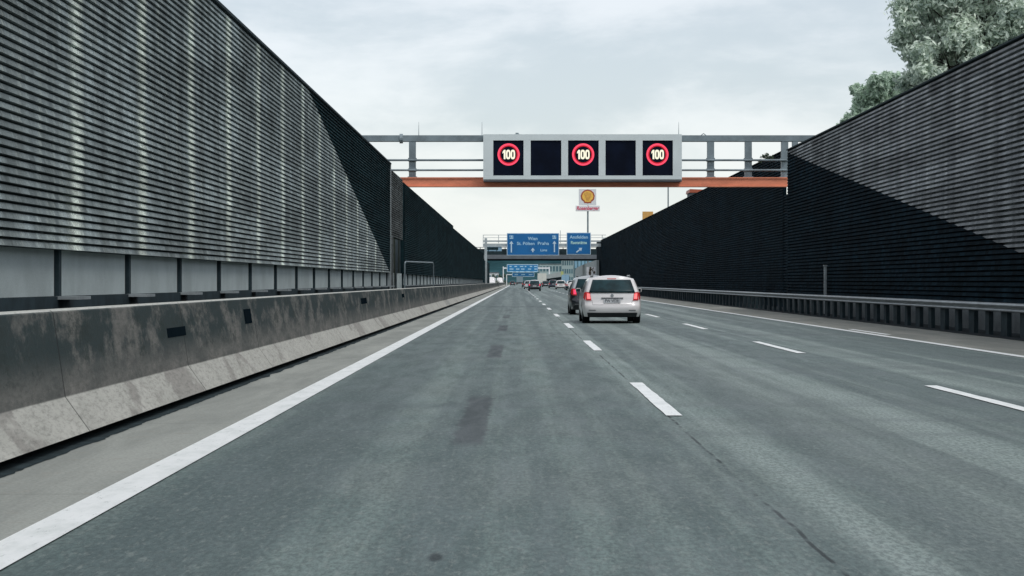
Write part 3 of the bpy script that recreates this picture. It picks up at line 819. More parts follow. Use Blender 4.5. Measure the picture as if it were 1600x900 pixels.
b = MB(); b.poly_xz(shell(1.0)[::-1], DS - .44, DS - .41); fsp('emblem_outline', b, M['red'])
b = MB(); b.poly_xz(shell(.80)[::-1], DS - .48, DS - .442); fsp('emblem', b, M['yellow'])
b = MB()
for a in (-44, -30, -15, 0, 15, 30, 44):
    x1_, z1_ = 918.2 + 7.2 * math.sin(R(a)) * 1.1, 307 - 6.6 * math.cos(R(a)); x0_, z0_ = 918.2 + 2.2 * math.sin(R(a)), 307 + 7
    b.add([(hx(x0_ - .12, DS), DS - .486, hz(z0_, DS)), (hx(x0_ + .12, DS), DS - .486, hz(z0_, DS)), (hx(x1_ + .28, DS), DS - .486, hz(z1_, DS)), (hx(x1_ - .28, DS), DS - .486, hz(z1_, DS))], [(0, 1, 2, 3)])
fsp('emblem_ribs', b, M['red'])
o = text('lettering', 'Rosenberger', M['pink'], 7.2 * DS / F / .7 * .80, (0, 0, 0), fs, 1.0, shear=.25, off=.03, thick=.02)
o.location = (hx(918, DS) - fs.location[0], -.49, hz(325.6, DS))
wd = o.dimensions.x; o.scale = ((hx(936, DS) - hx(900.5, DS)) / max(wd, .01), 1, 1)
DM = 260.0
lm = empty('street_lamp', (hx(1044, DM), DM, 0)); tag(lm, 'thin grey lamp mast rising behind the right wall below the message sign', 'street lamp')
b = MB(); b.cyl((hx(1044, DM), DM, 0), (hx(1044, DM), DM, hz(286, DM)), .12, .085, n=10); at_parent(b.build('pole', M['gsteel'], lm), lm)
b = MB(); b.cyl((hx(1044, DM), DM, hz(286, DM)), (hx(1049, DM), DM, hz(283, DM)), .06, n=8); b.cbox((hx(1051, DM), DM, hz(282.6, DM)), (.7, .3, .12)); at_parent(b.build('lamp_head', M['gsteel'], lm), lm)
DY = 420.0
ys_ = empty('roof_sign', (hx(1012, DY), DY, 0)); tag(ys_, 'small yellow box sign peeking above the right wall', 'sign')
b = MB(); b.box(hx(1004, DY), hx(1020.5, DY), DY, DY + .6, hz(350, DY), hz(330.5, DY)); at_parent(b.build('sign_panel', simple('sign ochre', (.66, .36, .10), .6, var=.1), ys_), ys_)
b = MB(); b.box(hx(1010, DY), hx(1013, DY), DY + .1, DY + .5, 0, hz(350, DY)); at_parent(b.build('pole', M['gsteel'], ys_), ys_)
DR = 300.0
rf = empty('house', (hx(1090, DR), DR + 3, 0)); tag(rf, 'house whose dark red gable corner shows under the gantry above the right wall', 'house')
b = MB(); b.box(hx(1079, DR), hx(1120, DR), DR, DR + 6, 0, hz(301, DR)); at_parent(b.build('wall', M['concrete'], rf), rf)
b = MB(); b.poly_xz([(hx(1077, DR), hz(301, DR)), (hx(1122, DR), hz(301, DR)), (hx(1122, DR), hz(297.2, DR)), (hx(1078, DR), hz(295.5, DR))], DR - .3, DR + 6.3); at_parent(b.build('roof', M['red'], rf), rf)

# ------------------------------------------------------------------ beyond the walls on the right
DW = 322.0
pw = empty('concrete_wall', (13.2, DW, 0)); tag(pw, 'pale smooth concrete wall with a sloping top beyond the end of the black right wall', 'wall')
b = MB(); pts = []
for px, py_, D in ((933, 406.2, DW), (925, 408.5, 344), (915, 412.5, 378), (906, 416.5, 415), (901.5, 419.5, 436), (900, 424, 443)):
    pts.append((13.0, D, hz(py_, D)))
vs = [p for p in pts] + [(p[0], p[1], 1.4) for p in pts] + [(p[0] + .4, p[1], p[2]) for p in pts] + [(p[0] + .4, p[1], 1.4) for p in pts]
n = len(pts); fsx = []
for i in range(n - 1):
    fsx += [(i, i + 1, n + i + 1, n + i), (2 * n + i, 2 * n + i + 1, 3 * n + i + 1, 3 * n + i), (i, i + 1, 2 * n + i + 1, 2 * n + i)]
fsx += [(0, n, 3 * n, 2 * n), (n - 1, 2 * n - 1, 4 * n - 1, 3 * n - 1)]
b.add(vs, fsx); at_parent(b.build('wall_panel', M['wallpale'], pw), pw)
b = MB(); b.box(12.95, 13.5, 311, 450, 0, 1.398); at_parent(b.build('plinth', M['concrete'], pw), pw)
DB = 312.0
bb = empty('advertising_board', (hx(924, DB), DB, 0)); tag(bb, 'white board with a brown figure drawing standing above the roof of the white estate car', 'advertising board')
b = MB(); b.box(hx(916.5, DB), hx(931, DB), DB, DB + .15, .6, hz(417, DB)); at_parent(b.build('board', M['white'], bb), bb)
for px in (918, 929):
    b = MB(); b.box(hx(px, DB) - .05, hx(px, DB) + .05, DB + .16, DB + .26, 0, 2.2); at_parent(b.build('post', M['galv'], bb), bb)
brown = simple('brown print', (.07, .055, .035), .7, var=.3, scale=6)
b = MB()
def blob(cx, cy, rx, ry, rot=0):
    pts = []
    for i in range(16):
        a = 2 * math.pi * i / 16; rr = 1 + .25 * mnoise.noise((cx * 3 + math.cos(a), cy + math.sin(a), 0))
        x = rx * rr * math.cos(a); y = ry * rr * math.sin(a)
        pts.append((hx(cx + x * math.cos(rot) - y * math.sin(rot), DB), hz(cy + x * math.sin(rot) + y * math.cos(rot), DB)))
    b.poly_xz(pts, DB - .02 - random.random() * .02, DB - .003)
for a in ((922.5, 418.3, 1.6, 1.2), (922.3, 422, 1.9, 3), (921.8, 427, 2.1, 3.2), (924.6, 420.7, 1.9, .8, -.5), (927, 419, .6, 1.6), (928.3, 425.8, 1.8, 2.2), (926, 423, .8, 1.4)): blob(*a)
at_parent(b.build('figure_print', brown, bb), bb)

# factory / office blocks seen under the bridge
def building(name, label, x0, x1, ytop, D, mat, winmat, cols, rows, depth=15, roofh=.5, grp=None):
    e = empty(name, ((hx(x0, D) + hx(x1, D)) / 2, D, 0)); tag(e, label, 'building', 'distant buildings below the bridge')
    X0, X1, Z = hx(x0, D), hx(x1, D), hz(ytop, D)
    b = MB(); b.box(X0, X1, D, D + depth, -1, Z); at_parent(b.build('wall', mat, e), e)
    b = MB(); b.box(X0 - .3, X1 + .3, D - .3, D + depth + .3, Z + .01, Z + roofh); at_parent(b.build('roof', M['concrete'], e), e)
    for r_ in range(rows):
        for c_ in range(cols):
            w_ = (X1 - X0) / cols; hgt = Z / rows
            b = MB(); b.box(X0 + w_ * (c_ + .18), X0 + w_ * (c_ + .82), D - .06, D - .01, hgt * (r_ + .25), hgt * (r_ + .8)); at_parent(b.build('window', winmat, e), e)
    return e
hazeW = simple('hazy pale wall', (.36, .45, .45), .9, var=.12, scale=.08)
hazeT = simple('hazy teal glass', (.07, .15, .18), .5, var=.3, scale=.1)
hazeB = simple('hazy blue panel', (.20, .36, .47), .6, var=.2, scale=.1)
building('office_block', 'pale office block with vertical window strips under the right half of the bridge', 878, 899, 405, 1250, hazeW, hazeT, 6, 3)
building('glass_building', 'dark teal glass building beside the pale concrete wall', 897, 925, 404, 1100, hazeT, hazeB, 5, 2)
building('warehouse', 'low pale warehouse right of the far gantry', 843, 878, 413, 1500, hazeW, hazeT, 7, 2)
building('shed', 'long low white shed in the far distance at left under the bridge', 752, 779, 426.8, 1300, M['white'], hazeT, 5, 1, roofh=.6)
# ramp rising to the right
rp = empty('ramp_bridge', (hx(866, 700), 700, 0)); tag(rp, 'pale ramp parapet rising to the right behind the queue of cars', 'ramp')
b = MB(); b.poly_xz([(hx(846, 700), hz(436.5, 700)), (hx(878, 700), hz(432.2, 700)), (hx(878, 700), hz(424.5, 700)), (hx(858, 700), hz(428.6, 700)), (hx(846, 700), hz(431.4, 700))], 700, 700.6); at_parent(b.build('parapet', M['wallpale'], rp), rp)
b = MB(); b.poly_xz([(hx(846, 700), 0), (hx(890, 700), 0), (hx(890, 700), hz(431, 700)), (hx(878, 700), hz(432.3, 700)), (hx(846, 700), hz(436.7, 700))], 700.7, 704); at_parent(b.build('embankment_wall', M['bridgedk'], rp), rp)
b = MB(); D6 = 640
b.box(hx(876.2, D6), hx(880.4, D6), D6, D6 + .2, hz(432, D6), hz(424, D6)); b.box(hx(877.8, D6), hx(878.6, D6), D6 + .21, D6 + .4, 0, hz(424, D6))
tag(b.build('roadside_sign', simple('sign lime', (.42, .46, .17), .6)), 'small yellow green roadside sign above the white car in the queue', 'sign')

# hill silhouette with tree-lined crest
b = MB(); vs = []; nx = 240
for i in range(nx + 1):
    x = -1500 + 3200 * i / nx
    z = 26 + 9 * math.sin(x * .0023 + 1) + 5 * mnoise.noise((x * .01, 0, 0)) + 2.6 * mnoise.noise((x * .06, 3, 0))
    vs += [(x, 2300 + 60 * mnoise.noise((x * .004, 1, 1)), -1), (x, 2450, z * .6), (x, 2600, z), (x, 3200, z * .8)]
fx = []
for i in range(nx):
    for j in range(3): fx.append((4 * i + j, 4 * i + 4 + j, 4 * i + 5 + j, 4 * i + 1 + j))
b.add(vs, fx); struct(b.build('hills', M['hill'], smooth=True))

# ------------------------------------------------------------------ trees
def leaf_cloud(clumps, n, size, seed, mat, parent, name='crown'):
    rr = random.Random(seed); me = bpy.data.meshes.new(name); V = []; Fc = []; tone = []
    tot = sum(c[3] ** 2 for c in clumps)
    for (cx, cy, cz, r) in clumps:
        k = int(n * r * r / tot); base = rr.uniform(.05, .55)
        for _ in range(k):
            d = Vector((rr.gauss(0, 1), rr.gauss(0, 1), rr.gauss(0, 1))).normalized()
            rad = r * (rr.random() ** .45) * (1 + .9 * mnoise.noise((d.x * 2.6 + cx, d.y * 2.6, d.z * 2.6 + cz)))
            p = Vector((cx, cy, cz)) + d * rad; p.z = cz + (p.z - cz) * .85
            nrm = (d * .7 + Vector((rr.uniform(-1, 1), rr.uniform(-1, 1), rr.uniform(-.3, 1)))).normalized()
            a = nrm.orthogonal().normalized(); bb_ = nrm.cross(a); th = rr.uniform(0, 6.28)
            u = a * math.cos(th) + bb_ * math.sin(th); v = nrm.cross(u)
            s = size * rr.uniform(.6, 1.35); o = len(V)
            V += [p - u * s, p + v * s * .42 + nrm * s * .12, p + u * s, p - v * s * .42 + nrm * s * .12]
            Fc.append((o, o + 1, o + 2, o + 3))
            tn = .16 + base * .4 + .30 * max(0, d.z * .7 + .2) + rr.uniform(0, .30) * (rad / r) + .5 * max(0, mnoise.noise(p * 2.2))  # painted light: upper and outer leaves of each clump get a lighter tone
            if rr.random() < .24: tn += .6  # highlights painted on random leaves
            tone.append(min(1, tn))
    me.from_pydata([tuple(v) for v in V], [], Fc); me.materials.append(mat)
    at_ = me.attributes.new('tone', 'FLOAT', 'FACE'); at_.data.foreach_set('value', tone)
    o = bpy.data.objects.new(name, me); C.objects.link(o); o.parent = parent; return o
def tree(label, loc, h, clumps, n, size, seed, mat, tr=.22, cat='tree', name='broadleaf_tree'):
    e = empty(name, loc); tag(e, label, cat, 'trees and bushes behind the right wall' if loc[1] < 200 else 'far roadside greenery')
    rr = random.Random(seed); b = MB()
    pts = [Vector((0, 0, 0))]; steps = 6
    for i in range(steps): pts.append(Vector((rr.uniform(-.15, .15) * i * .5, rr.uniform(-.15, .15) * i * .5, h * .62 * (i + 1) / steps)))
    for i in range(steps): b.cyl(pts[i], pts[i + 1], tr * (1 - .11 * i), tr * (1 - .11 * (i + 1)), n=9)
    for c_ in clumps:
        q = Vector(c_[:3]); st = pts[rr.randrange(2, steps + 1)]
        mid = (st + q) / 2 + Vector((0, 0, -.15 * (q - st).length * .5))
        b.cyl(st, mid, tr * .2, tr * .12, n=6); b.cyl(mid, q, tr * .12, tr * .03, n=6)
    b.build('trunk', M['bark'], e, smooth=True)
    leaf_cloud(clumps, n, size, seed + 1, mat, e)
    return e
rr = random.Random(11)
def clumps_for(spots, D, base):
    out_ = []
    for px, py_, rpx in spots:
        D_ = D + rr.uniform(-1.6, 1.6)
        x, y, z = at(px, py_, D_); out_.append((x - base[0], y - base[1], z - base[2], rpx / F * D))
    return out_
base = (16.6, 72, 4.5)
spots = []
for px in range(1415, 1700, 26):
    for py_ in range(-70, 150, 26):
        ddx = (px - 1525) / 125; ddy = (py_ - 45) / 125
        if ddx * ddx + ddy * ddy < 1.0 and px < 1660: spots.append((px + rr.uniform(-10, 10), py_ + rr.uniform(-10, 10), rr.uniform(15, 25)))
spots += [(px + rr.uniform(-8, 8), py_, 30) for px in (1460, 1500, 1540, 1580, 1620) for py_ in (-20, 20, 60, 100)]
spots += [(1412, 30, 10), (1408, 52, 8), (1418, 75, 12), (1436, 95, 22), (1430, 120, 20), (1460, 110, 26), (1412, 130, 14), (1450, 4, 16), (1600, 20, 22)]
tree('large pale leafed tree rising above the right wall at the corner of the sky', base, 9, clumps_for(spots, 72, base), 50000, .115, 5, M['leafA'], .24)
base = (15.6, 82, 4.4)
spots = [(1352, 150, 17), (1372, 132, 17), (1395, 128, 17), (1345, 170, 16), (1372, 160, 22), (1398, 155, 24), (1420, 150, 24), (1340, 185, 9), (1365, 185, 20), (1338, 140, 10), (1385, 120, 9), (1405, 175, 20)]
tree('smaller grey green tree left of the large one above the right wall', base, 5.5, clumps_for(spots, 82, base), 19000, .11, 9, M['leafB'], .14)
base = (15.6, 86, 4.4)
spots = [(1325, 183, 7), (1317, 190, 5), (1332, 190, 8), (1310, 196, 4), (1302, 203, 3)]
tree('low straggling bush just showing over the right wall top', base, 3, clumps_for(spots, 86, base), 700, .08, 19, M['leafB'], .06, 'bush', 'bush')
base = (15.0, 100, 4.4)
spots = [(1192, 245, 4), (1198, 243, 5), (1206, 246, 3.5), (1188, 252, 3)]
tree('tuft of weeds above the black wall behind the gantry', base, 3, clumps_for(spots, 100, base), 160, .07, 21, M['leafC'], .03, 'bush', 'bush')
# far shrubs left below bridge
for i, (px, py_, r_, D) in enumerate(((783, 437, 4, 560), (776, 440, 3.4, 500), (790, 440, 2.6, 640), (771, 430, 3.5, 900), (780, 431, 4, 950), (788, 430, 3.4, 900))):
    x, y, z = at(px, py_, D); b0 = (x, y, 0)
    tree(['round dark shrub at the far left roadside by the barrier end', 'low dark shrub closest to the barrier at the far left', 'small shrub beneath the left leg of the farthest gantry', 'leftmost hazy tree under the bridge', 'middle hazy tree under the left end of the bridge', 'hazy tree directly left of the farthest gantry'][i],
         b0, z, [(0, 0, z, r_ / F * D), (r_ / F * D * .8, 0, z * .8, r_ / F * D * .7), (-r_ / F * D * .7, 0, z * .75, r_ / F * D * .7)], 260, r_ / F * D * .22, 30 + i, M['leafC'], .12, 'shrub' if i < 3 else 'tree', 'shrub' if i < 3 else 'broadleaf_tree')

# ------------------------------------------------------------------ cars
def lerp_tab(tab, v):
    if v <= tab[0][0]: return tab[0][1]
    for (a, fa), (b_, fb) in zip(tab, tab[1:]):
        if v <= b_: return fa + (fb - fa) * (v - a) / (b_ - a)
    return tab[-1][1]
def make_car(label, X, D, paint, typ='estate', W=1.79, L=4.6, Hc=1.47, lights=None, plate='', roof_rails=False, dark_bumper=True, upper=None, group='cars in the traffic ahead', name='car', zs=None, yaw=0.0, tl=None):
    zs = zs or Hc * .635
    e = empty(name, (X, D, 0), yaw); tag(e, label, 'car', group)
    ztop = Hc
    slant = {'estate': .54, 'hatch': .62, 'suv': .38, 'sedan': .05, 'van': .12}[typ]
    if typ == 'sedan':
        yr_tab = [(.2, .10), (.34, .02), (.55, 0), (.62, .04), (zs, .10), (ztop, .10)]
    else:
        yr_tab = [(.2, .12), (.34, .02), (.54, 0), (.60, .05), (.66, .09), (zs, .14), (zs + .05, .16), (ztop - .06, slant - .04), (ztop, slant + .03)]
    yf_tab = [(.2, -.10), (.4, 0), (.6, -.03), (zs, -.20), (ztop, -.2)]
    yr = lambda z: lerp_tab(yr_tab, z)
    def yfront(z): return L + lerp_tab(yf_tab, z)
    bon0 = L - 1.45; scr0 = bon0 - .75
    if typ == 'van': bon0 = L - .95; scr0 = bon0 - .6
    def top(y):
        if typ == 'sedan':
            return lerp_tab([(0, zs + .06), (.45, zs + .10), (1.15, ztop - .06), (1.6, ztop - .01), (2.3, ztop), (scr0, ztop - .04), (bon0, zs + .08), (L - .5, zs - .03), (L, zs - .18)], y)
        return lerp_tab([(0, ztop - .035), (.5, ztop), (scr0 * .7, ztop), (scr0, ztop - .045), (bon0, zs + .07), (L - .5, zs - .03), (L, zs - .18)], y)
    zbelt = lambda y: min(zs, top(y) - .02)
    wy1, wy2 = .88 * L / 4.6, L - .86; wr_ = .335
    def zbot(y):
        z = .21
        for wy in (wy1, wy2):
            dy = abs(y - wy)
            if dy < .385: z = max(z, .31 + math.sqrt(max(0, .385 ** 2 - dy * dy)) * 1.0)
        return z
    W2 = W / 2
    def half(y, z):
        if z <= zs: f = lerp_tab([(.2, .935), (.35, .975), (.52, 1.0), (.72, .995), (zs, .955)], z)
        else:
            u = (z - zs) / (ztop - zs); f = .955 - .215 * u ** 1.2 - (.20 * max(0, (u - .86) / .14) ** 2)
        plan = 1 - .085 * max(0, 1 - y / .55) ** 2.2 - .14 * max(0, 1 - (L - y) / .9) ** 2
        return W2 * f * plan
    ystn = sorted(set([0, .04, .1, .2, .32, .45] + [round(.5 + .1 * i, 3) for i in range(int((L - .8) / .1))] + [wy + s * q for wy in (wy1, wy2) for s in (-1, 1) for q in (.384, .37, .33, .25)] + [L - .3, L - .2, L - .1, L - .03, L]))
    ystn = [y for y in ystn if 0 <= y <= L]
    LV = 13
    def levels(y):
        zb = zbot(y); tp = top(y); zs_ = zbelt(y)
        lo = [zb] + [max(z, zb + .012 * (i + 1)) for i, z in enumerate((.34, .45, .54, .60, .66, .78))] + [max(zs_, zb + .1)]
        up = [zs_ + (tp - zs_) * u for u in (.25, .5, .75, .9, 1.0)]
        return lo + up
    b = MB(); rings = []
    for y in ystn:
        ring = []
        for z in levels(y):
            yy = yr(z) * (1 - min(1, y / 1.2)) + y + (yfront(z) - L) * max(0, 1 - (L - y) / 1.0)
            yc = .07 * max(0, 1 - y / .3)
            ring.append((half(y, z), yy + yc, z))
        rings.append(ring)
    nl = len(rings[0]); NX = 8
    for s in (-1, 1):
        vs = [(s * x, y, z) for r_ in rings for (x, y, z) in r_]
        fs_ = [(i * nl + j, (i + 1) * nl + j, (i + 1) * nl + j + 1, i * nl + j + 1) for i in range(len(rings) - 1) for j in range(nl - 1)]
        b.add(vs, fs_)
    # roof strip
    vs = []
    for r_ in rings:
        x, y, z = r_[-1]
        for k in range(NX + 1):
            u = -1 + 2 * k / NX; vs.append((x * u, y, z + .055 * (1 - u * u)))
    b.add(vs, [(i * (NX + 1) + k, (i + 1) * (NX + 1) + k, (i + 1) * (NX + 1) + k + 1, i * (NX + 1) + k + 1) for i in range(len(rings) - 1) for k in range(NX)])
    # end faces
    for r_, sg_ in ((rings[0], -1), (rings[-1], 1)):
        vs = []
        for (x, y, z) in r_:
            for k in range(NX + 1):
                u = -1 + 2 * k / NX
                yy = y - (.07 * (1 - abs(u) ** 3) if sg_ < 0 else -.1 * (1 - u * u))
                zz = z + (.055 * (1 - u * u) if (x, y, z) == r_[-1] else 0)
                vs.append((x * u, yy, zz))
        b.add(vs, [(i * (NX + 1) + k, (i + 1) * (NX + 1) + k, (i + 1) * (NX + 1) + k + 1, i * (NX + 1) + k + 1) for i in range(nl - 1) for k in range(NX)])
    me_o = b.build('body', paint, e)
    bm = bmesh.new(); bm.from_mesh(me_o.data); bmesh.ops.remove_doubles(bm, verts=bm.verts[:], dist=.0015); bmesh.ops.recalc_face_normals(bm, faces=bm.faces[:]); bm.to_mesh(me_o.data); bm.free()
    me_o.data.polygons.foreach_set('use_smooth', [True] * len(me_o.data.polygons))
    if upper:
        me_o.data.materials.append(upper)
        for p in me_o.data.polygons:
            if p.center.z > zs + .02: p.material_index = 1
    b = MB(); b.box(-W2 * .86, W2 * .86, .28, L - .3, .19, .60); b.build('underbody', M['black'], e)
    # rear surface helpers
    def rs(x, z, off=.012):
        w_ = half(0, z); u = min(1, abs(x) / w_)
        return (x, yr(z) + .07 * u ** 3 - off, z)
    def rear_patch(nm, corners, mat, par=e, off=.012, nx=10, nz=5, th=.02):
        (ax, az_), (bx, bz), (cx, cz), (dx_, dz) = corners  # bl br tr tl
        vs = []
        for layer in (off, off - th):
            for j in range(nz + 1):
                v = j / nz
                for i in range(nx + 1):
                    u = i / nx
                    x = (ax * (1 - u) + bx * u) * (1 - v) + (dx_ * (1 - u) + cx * u) * v
                    z = (az_ * (1 - u) + bz * u) * (1 - v) + (dz * (1 - u) + cz * u) * v
                    vs.append(rs(x, z, layer))
        n1_ = (nx + 1) * (nz + 1); fs_ = []
        for j in range(nz):
            for i in range(nx):
                a_ = j * (nx + 1) + i; fs_.append((a_, a_ + 1, a_ + nx + 2, a_ + nx + 1))
        rim = [i for i in range(nx + 1)] + [(j + 1) * (nx + 1) - 1 for j in range(1, nz + 1)] + [nz * (nx + 1) + i for i in range(nx - 1, -1, -1)] + [j * (nx + 1) for j in range(nz - 1, 0, -1)]
        for a_, c_ in zip(rim, rim[1:] + rim[:1]): fs_.append((a_, c_, c_ + n1_, a_ + n1_))
        bb_ = MB(); bb_.add(vs, fs_); o_ = bb_.build(nm, mat, par, smooth=(nm == 'rear_window')); return o_
    if typ != 'sedan':
        wb = half(0, zs + .04); wt = half(0, ztop - .12)
        rear_patch('rear_window', [(-wb * .90, zs + .025), (wb * .90, zs + .025), (wt * .88, ztop - .085), (-wt * .88, ztop - .085)], M['glass'], nz=6, off=.034, th=.04)
        rear_patch('third_brake_light', [(-.14, ztop - .06), (.14, ztop - .06), (.14, ztop - .03), (-.14, ztop - .03)], M['tail'], nx=2, nz=1, off=.02)
    else:
        # slanted backlight
        vs = [(-.62, .62, zs + .13), (.62, .62, zs + .13), (.50, 1.18, ztop - .04), (-.50, 1.18, ztop - .04)]
        vs = [(x, y - .05, z + .04) for x, y, z in vs]
        bb_ = MB(); bb_.add(vs, [(0, 1, 2, 3)]); bb_.build('rear_window', M['glass'], e)
    zl0, zl1 = (tl or (zs - .27, zs - .01))
    lm_ = lights or (M['tail'], M['tail'])
    for s in (-1, 1):
        w0 = half(0, zs - .1)
        cs = [(s * w0 * .79, zl0 + .0), (s * w0 * 1.0, zl0 + .01), (s * w0 * .99, zl1 + .02), (s * w0 * .84, zl1)]
        tl_ = rear_patch('taillight', cs, lm_[0], nx=4, nz=3, off=.018, th=.03)
        # wrap on the flank
        bb_ = MB(); vs = []
        for y_ in (0.0, .06, .16, .26):
            for z_ in (zl0 + .01 + y_ * .3, zl1 + .02 - y_ * .12):
                yy = yr(z_) * (1 - y_ / 1.2) + y_ + .07 * max(0, 1 - y_ / .3)
                vs.append((s * (half(y_, z_) + .008), yy - .005, z_))
        bb_.add(vs, [(2 * i, 2 * i + 2, 2 * i + 3, 2 * i + 1) for i in range(3)]); bb_.build('lens_side', lm_[0], tl_)
        if lm_[1] is not lm_[0]:
            cs2 = [(s * w0 * .82, zl0 + .05), (s * w0 * .95, zl0 + .055), (s * w0 * .95, zl1 - .03), (s * w0 * .85, zl1 - .04)]
            rear_patch('bulb', cs2, lm_[1], tl_, nx=3, nz=2, off=.028, th=.008)
    # plate
    pz = zs - .30 if typ != 'van' else .55
    if typ in ('estate', 'suv'): pz = zs - .235
    pl = rear_patch('licence_plate', [(-.26, pz - .06), (.26, pz - .06), (.26, pz + .06), (-.26, pz + .06)], M['plate'], nx=4, nz=1, off=.03, th=.012)
    if plate:
        y_ = rs(0, pz, .044)[1]
        text('lettering', plate, M['platetx'], .15, (0, y_, pz), pl, .72, thick=.002)
    rear_patch('plate_handle_bar', [(-.34, pz + .075), (.34, pz + .075), (.34, pz + .105), (-.34, pz + .105)], M['platetx'], nx=4, nz=1, off=.03, th=.015)
    b = MB(); p_ = rs(0, zs - .065); b.cyl((0, p_[1] - .008, p_[2]), (0, p_[1] + .01, p_[2]), .048, n=20); b.build('emblem', M['chrome'], e)
    if dark_bumper:
        w0 = half(0, .3)
        rear_patch('bumper_skirt', [(-w0 * .93, .205), (w0 * .93, .205), (w0 * .96, .335), (-w0 * .96, .335)], M['dark'], nz=2, off=.02)
    if typ != 'sedan':
        w0 = half(0, .6) * .72
        for s in (-1, 1):
            rear_patch('tailgate_seam', [(s * w0, .585), (s * (w0 + .008), .585), (s * (w0 * 1.03 + .008), zl0 + .01), (s * w0 * 1.03, zl0 + .01)], M['seam'], nx=1, nz=3, off=.004, th=.004)
        rear_patch('tailgate_seam', [(-w0, .577), (w0, .577), (w0, .586), (-w0, .586)], M['seam'], nx=8, nz=1, off=.006, th=.006)
    for s in (-1, 1):
        w0 = half(0, .4)
        rear_patch('reflector', [(s * w0 * .62, .40), (s * w0 * .88, .40), (s * w0 * .88, .425), (s * w0 * .62, .425)], M['seam'], nx=3, nz=1, off=.016)
    # side windows
    for s in (-1, 1):
        y0, y1 = (.75 if typ != 'sedan' else 1.25), bon0 - .35
        bb_ = MB(); vs = []; n_ = 14
        for i in range(n_ + 1):
            y_ = y0 + (y1 - y0) * i / n_
            zt_ = min(top(y_) - .10, ztop - .13); zt_ = max(zt_, zs + .035)
            if y_ < y0 + .35 and typ != 'sedan': zt_ = min(zt_, zs + .12 + (y_ - y0) * .9)
            for z_ in (zs + .03, (zs + .03 + zt_) / 2, zt_): 
                yy = yr(z_) * (1 - min(1, y_ / 1.2)) + y_
                vs.append((s * (half(y_, z_) + .006), yy, z_))
        bb_.add(vs, [(3 * i + j, 3 * i + 3 + j, 3 * i + 4 + j, 3 * i + 1 + j) for i in range(n_) for j in range(2)])
        bb_.build('side_window', M['glass'], e)
        # mirror
        ym = bon0 - .55
        b = MB(); xm = half(ym, zs) + .10; b.cbox((s * xm, ym, zs + .09), (.17, .13, .13)); b.cbox((s * (xm - .09), ym + .02, zs + .03), (.10, .05, .04))
        b.build('mirror', upper or (paint if typ != 'suv' else M['dark']), e, bevel=.03)
        b = MB(); b.cbox((s * xm, ym - .07, zs + .09), (.13, .01, .095)); b.build('mirror_glass', M['glass'], e)
        if roof_rails:
            b = MB(); xr_ = half(1.5, ztop - .03) - .05
            b.cyl((s * xr_, .75, ztop + .045), (s * xr_, scr0 - .2, ztop + .045), .017, n=8)
            for y_ in (.75, 1.7, scr0 - .2): b.cyl((s * xr_, y_, ztop - .01), (s * xr_, y_, ztop + .045), .02, n=8)
            b.build('roof_rail', M['chrome'], e)
        for wy in (wy1, wy2):
            wh = MB(); xi = W2 - .24; xo = W2 - .015
            wh.cyl((s * xi, wy, wr_ - .005), (s * (xo - .02), wy, wr_ - .005), wr_, n=32); wh.cyl((s * (xo - .02), wy, wr_ - .005), (s * xo, wy, wr_ - .005), wr_, wr_ * .93, n=32)
            we = wh.build('wheel', M['tyre'], e, smooth=False)
            rb = MB(); rb.cyl((s * (xo - .01), wy, wr_), (s * (xo + .008), wy, wr_), wr_ * .64, wr_ * .6, n=24); rb.build('rim', M['rim'], we)
    return e

make_car('white estate car in the middle lane with lit brake lights and roof rails', 2.95, 61.0, P_white, 'estate', W=1.84, Hc=1.445, zs=.935, tl=(.715, .965), lights=(M['tail'], M['tailb']), plate='PW VE2EJ', roof_rails=True)
make_car('tall car, white above and dark below, mostly hidden behind the white estate', 2.98, 77, P_black, 'suv', W=1.82, L=4.5, Hc=1.49, lights=(M['tail'], M['tailp']), roof_rails=True, upper=P_silver, zs=.98, tl=(.76, 1.02))
make_car('black car with a silver roof in the middle lane, nearest of the small distant cars', 2.45, 275, P_black, 'hatch', W=1.80, Hc=1.50, lights=(M['tail'], M['tailp']), upper=P_silver, zs=.98)
make_car('silver car just ahead and left of the black car with a silver roof', 2.05, 345, P_silver, 'estate', W=1.78, Hc=1.46)
make_car('tiny dark car in the middle lane far beyond the silver one', 1.9, 430, P_black, 'hatch', W=1.8, Hc=1.5)
make_car('smallest visible dark car, alone in the left lane on the horizon', -1.5, 640, P_black, 'hatch', W=1.8, Hc=1.45)
make_car('small black car in the right lane beside the cream box lorry', 6.6, 455, P_black, 'hatch', W=1.78, Hc=1.45)
make_car('dark blue estate in the right lane between the small black car and the white cars', 7.35, 400, P_blue, 'suv', W=1.84, Hc=1.62)
make_car('white hatchback in the right lane queue beneath the yellow green sign', 7.45, 335, P_white, 'hatch', W=1.80, Hc=1.50, zs=.96)
make_car('white car in the right lane partly hidden by the tall dark-bodied car', 8.15, 292, P_white, 'sedan', W=1.80, Hc=1.44)
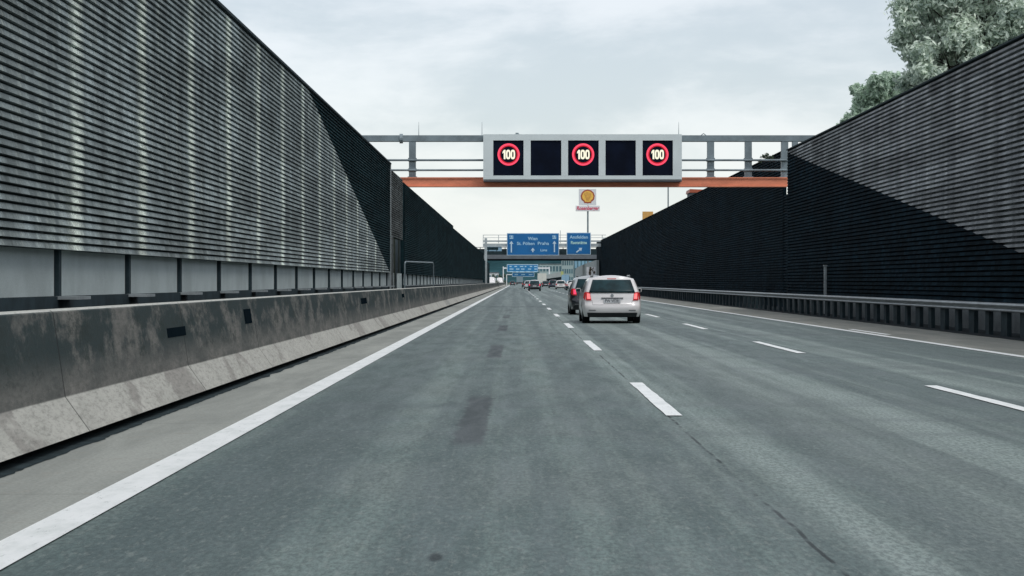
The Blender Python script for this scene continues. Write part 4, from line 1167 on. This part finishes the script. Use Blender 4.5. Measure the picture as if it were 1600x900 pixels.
make_car('tiny grey car in the middle lane under the far gantry', 3.2, 620, P_grey, 'suv', W=1.8, Hc=1.6)

def box_lorry(label, X, D, boxmat, W, Ht, L, cabmat, group='lorries and vans in the traffic ahead', stripe=None):
    e = empty('box_lorry', (X, D, 0)); tag(e, label, 'lorry', group)
    b = MB(); b.box(-W / 2, W / 2, 0, L, 1.0, Ht); b.build('cargo_box', boxmat, e, bevel=.04)
    b = MB(); b.box(-W / 2 + .1, W / 2 - .1, L + .15, L + 2.0, .5, Ht - .5); b.build('cab', cabmat, e, bevel=.12)
    b = MB(); b.box(-W / 2 + .2, W / 2 - .2, .1, L + 1.8, .55, .95); b.build('chassis', M['dark'], e)
    for s in (-1, 1):
        for y_ in (.9, L + 1.0):
            b = MB(); b.cyl((s * (W / 2 - .35), y_, .48), (s * (W / 2 - .02), y_, .48), .48, n=20); b.build('wheel', M['tyre'], e)
        b = MB(); b.box(s * (W / 2 - .35), s * (W / 2 - .1), -.03, .0, .75, .9); b.build('taillight', M['tail'], e)
    b = MB(); b.box(-.01, .01, -.012, -.002, 1.1, Ht - .1); b.build('door_seam', M['seam'], e)
    b = MB(); b.box(-.9, .9, -.06, 0, .5, .62); b.build('bumper', M['dark'], e)
    return e
box_lorry('cream box lorry in the right lane above the small black car', hx(847, 560), 560, P_cream, 2.5, 3.65, 6, P_cream)
box_lorry('small lorry with a light blue tarpaulin beyond the white hatchback', hx(883.5, 600), 600, P_bed, 2.3, 3.4, 5, P_white)
box_lorry('grey lorry at the vanishing point beneath the far blue signs', hx(812, 760), 760, simple('lorry grey', (.2, .27, .3), .6), 2.5, 3.4, 8, P_grey)
# oncoming white vans beyond the left wall
for i, (px, D, z) in enumerate(((771, 450, 2.3), (783.5, 560, 2.4))):
    e = make_car(['white van on the opposite carriageway past the end of the left wall', 'white van near the left leg of the farthest gantry'][i], hx(px, D) - .5, D, P_white, 'van', W=1.95, L=5.2, Hc=z, dark_bumper=False, group='white vans at the far left', name='van', yaw=math.pi, zs=1.3)
    e['category'] = 'van'
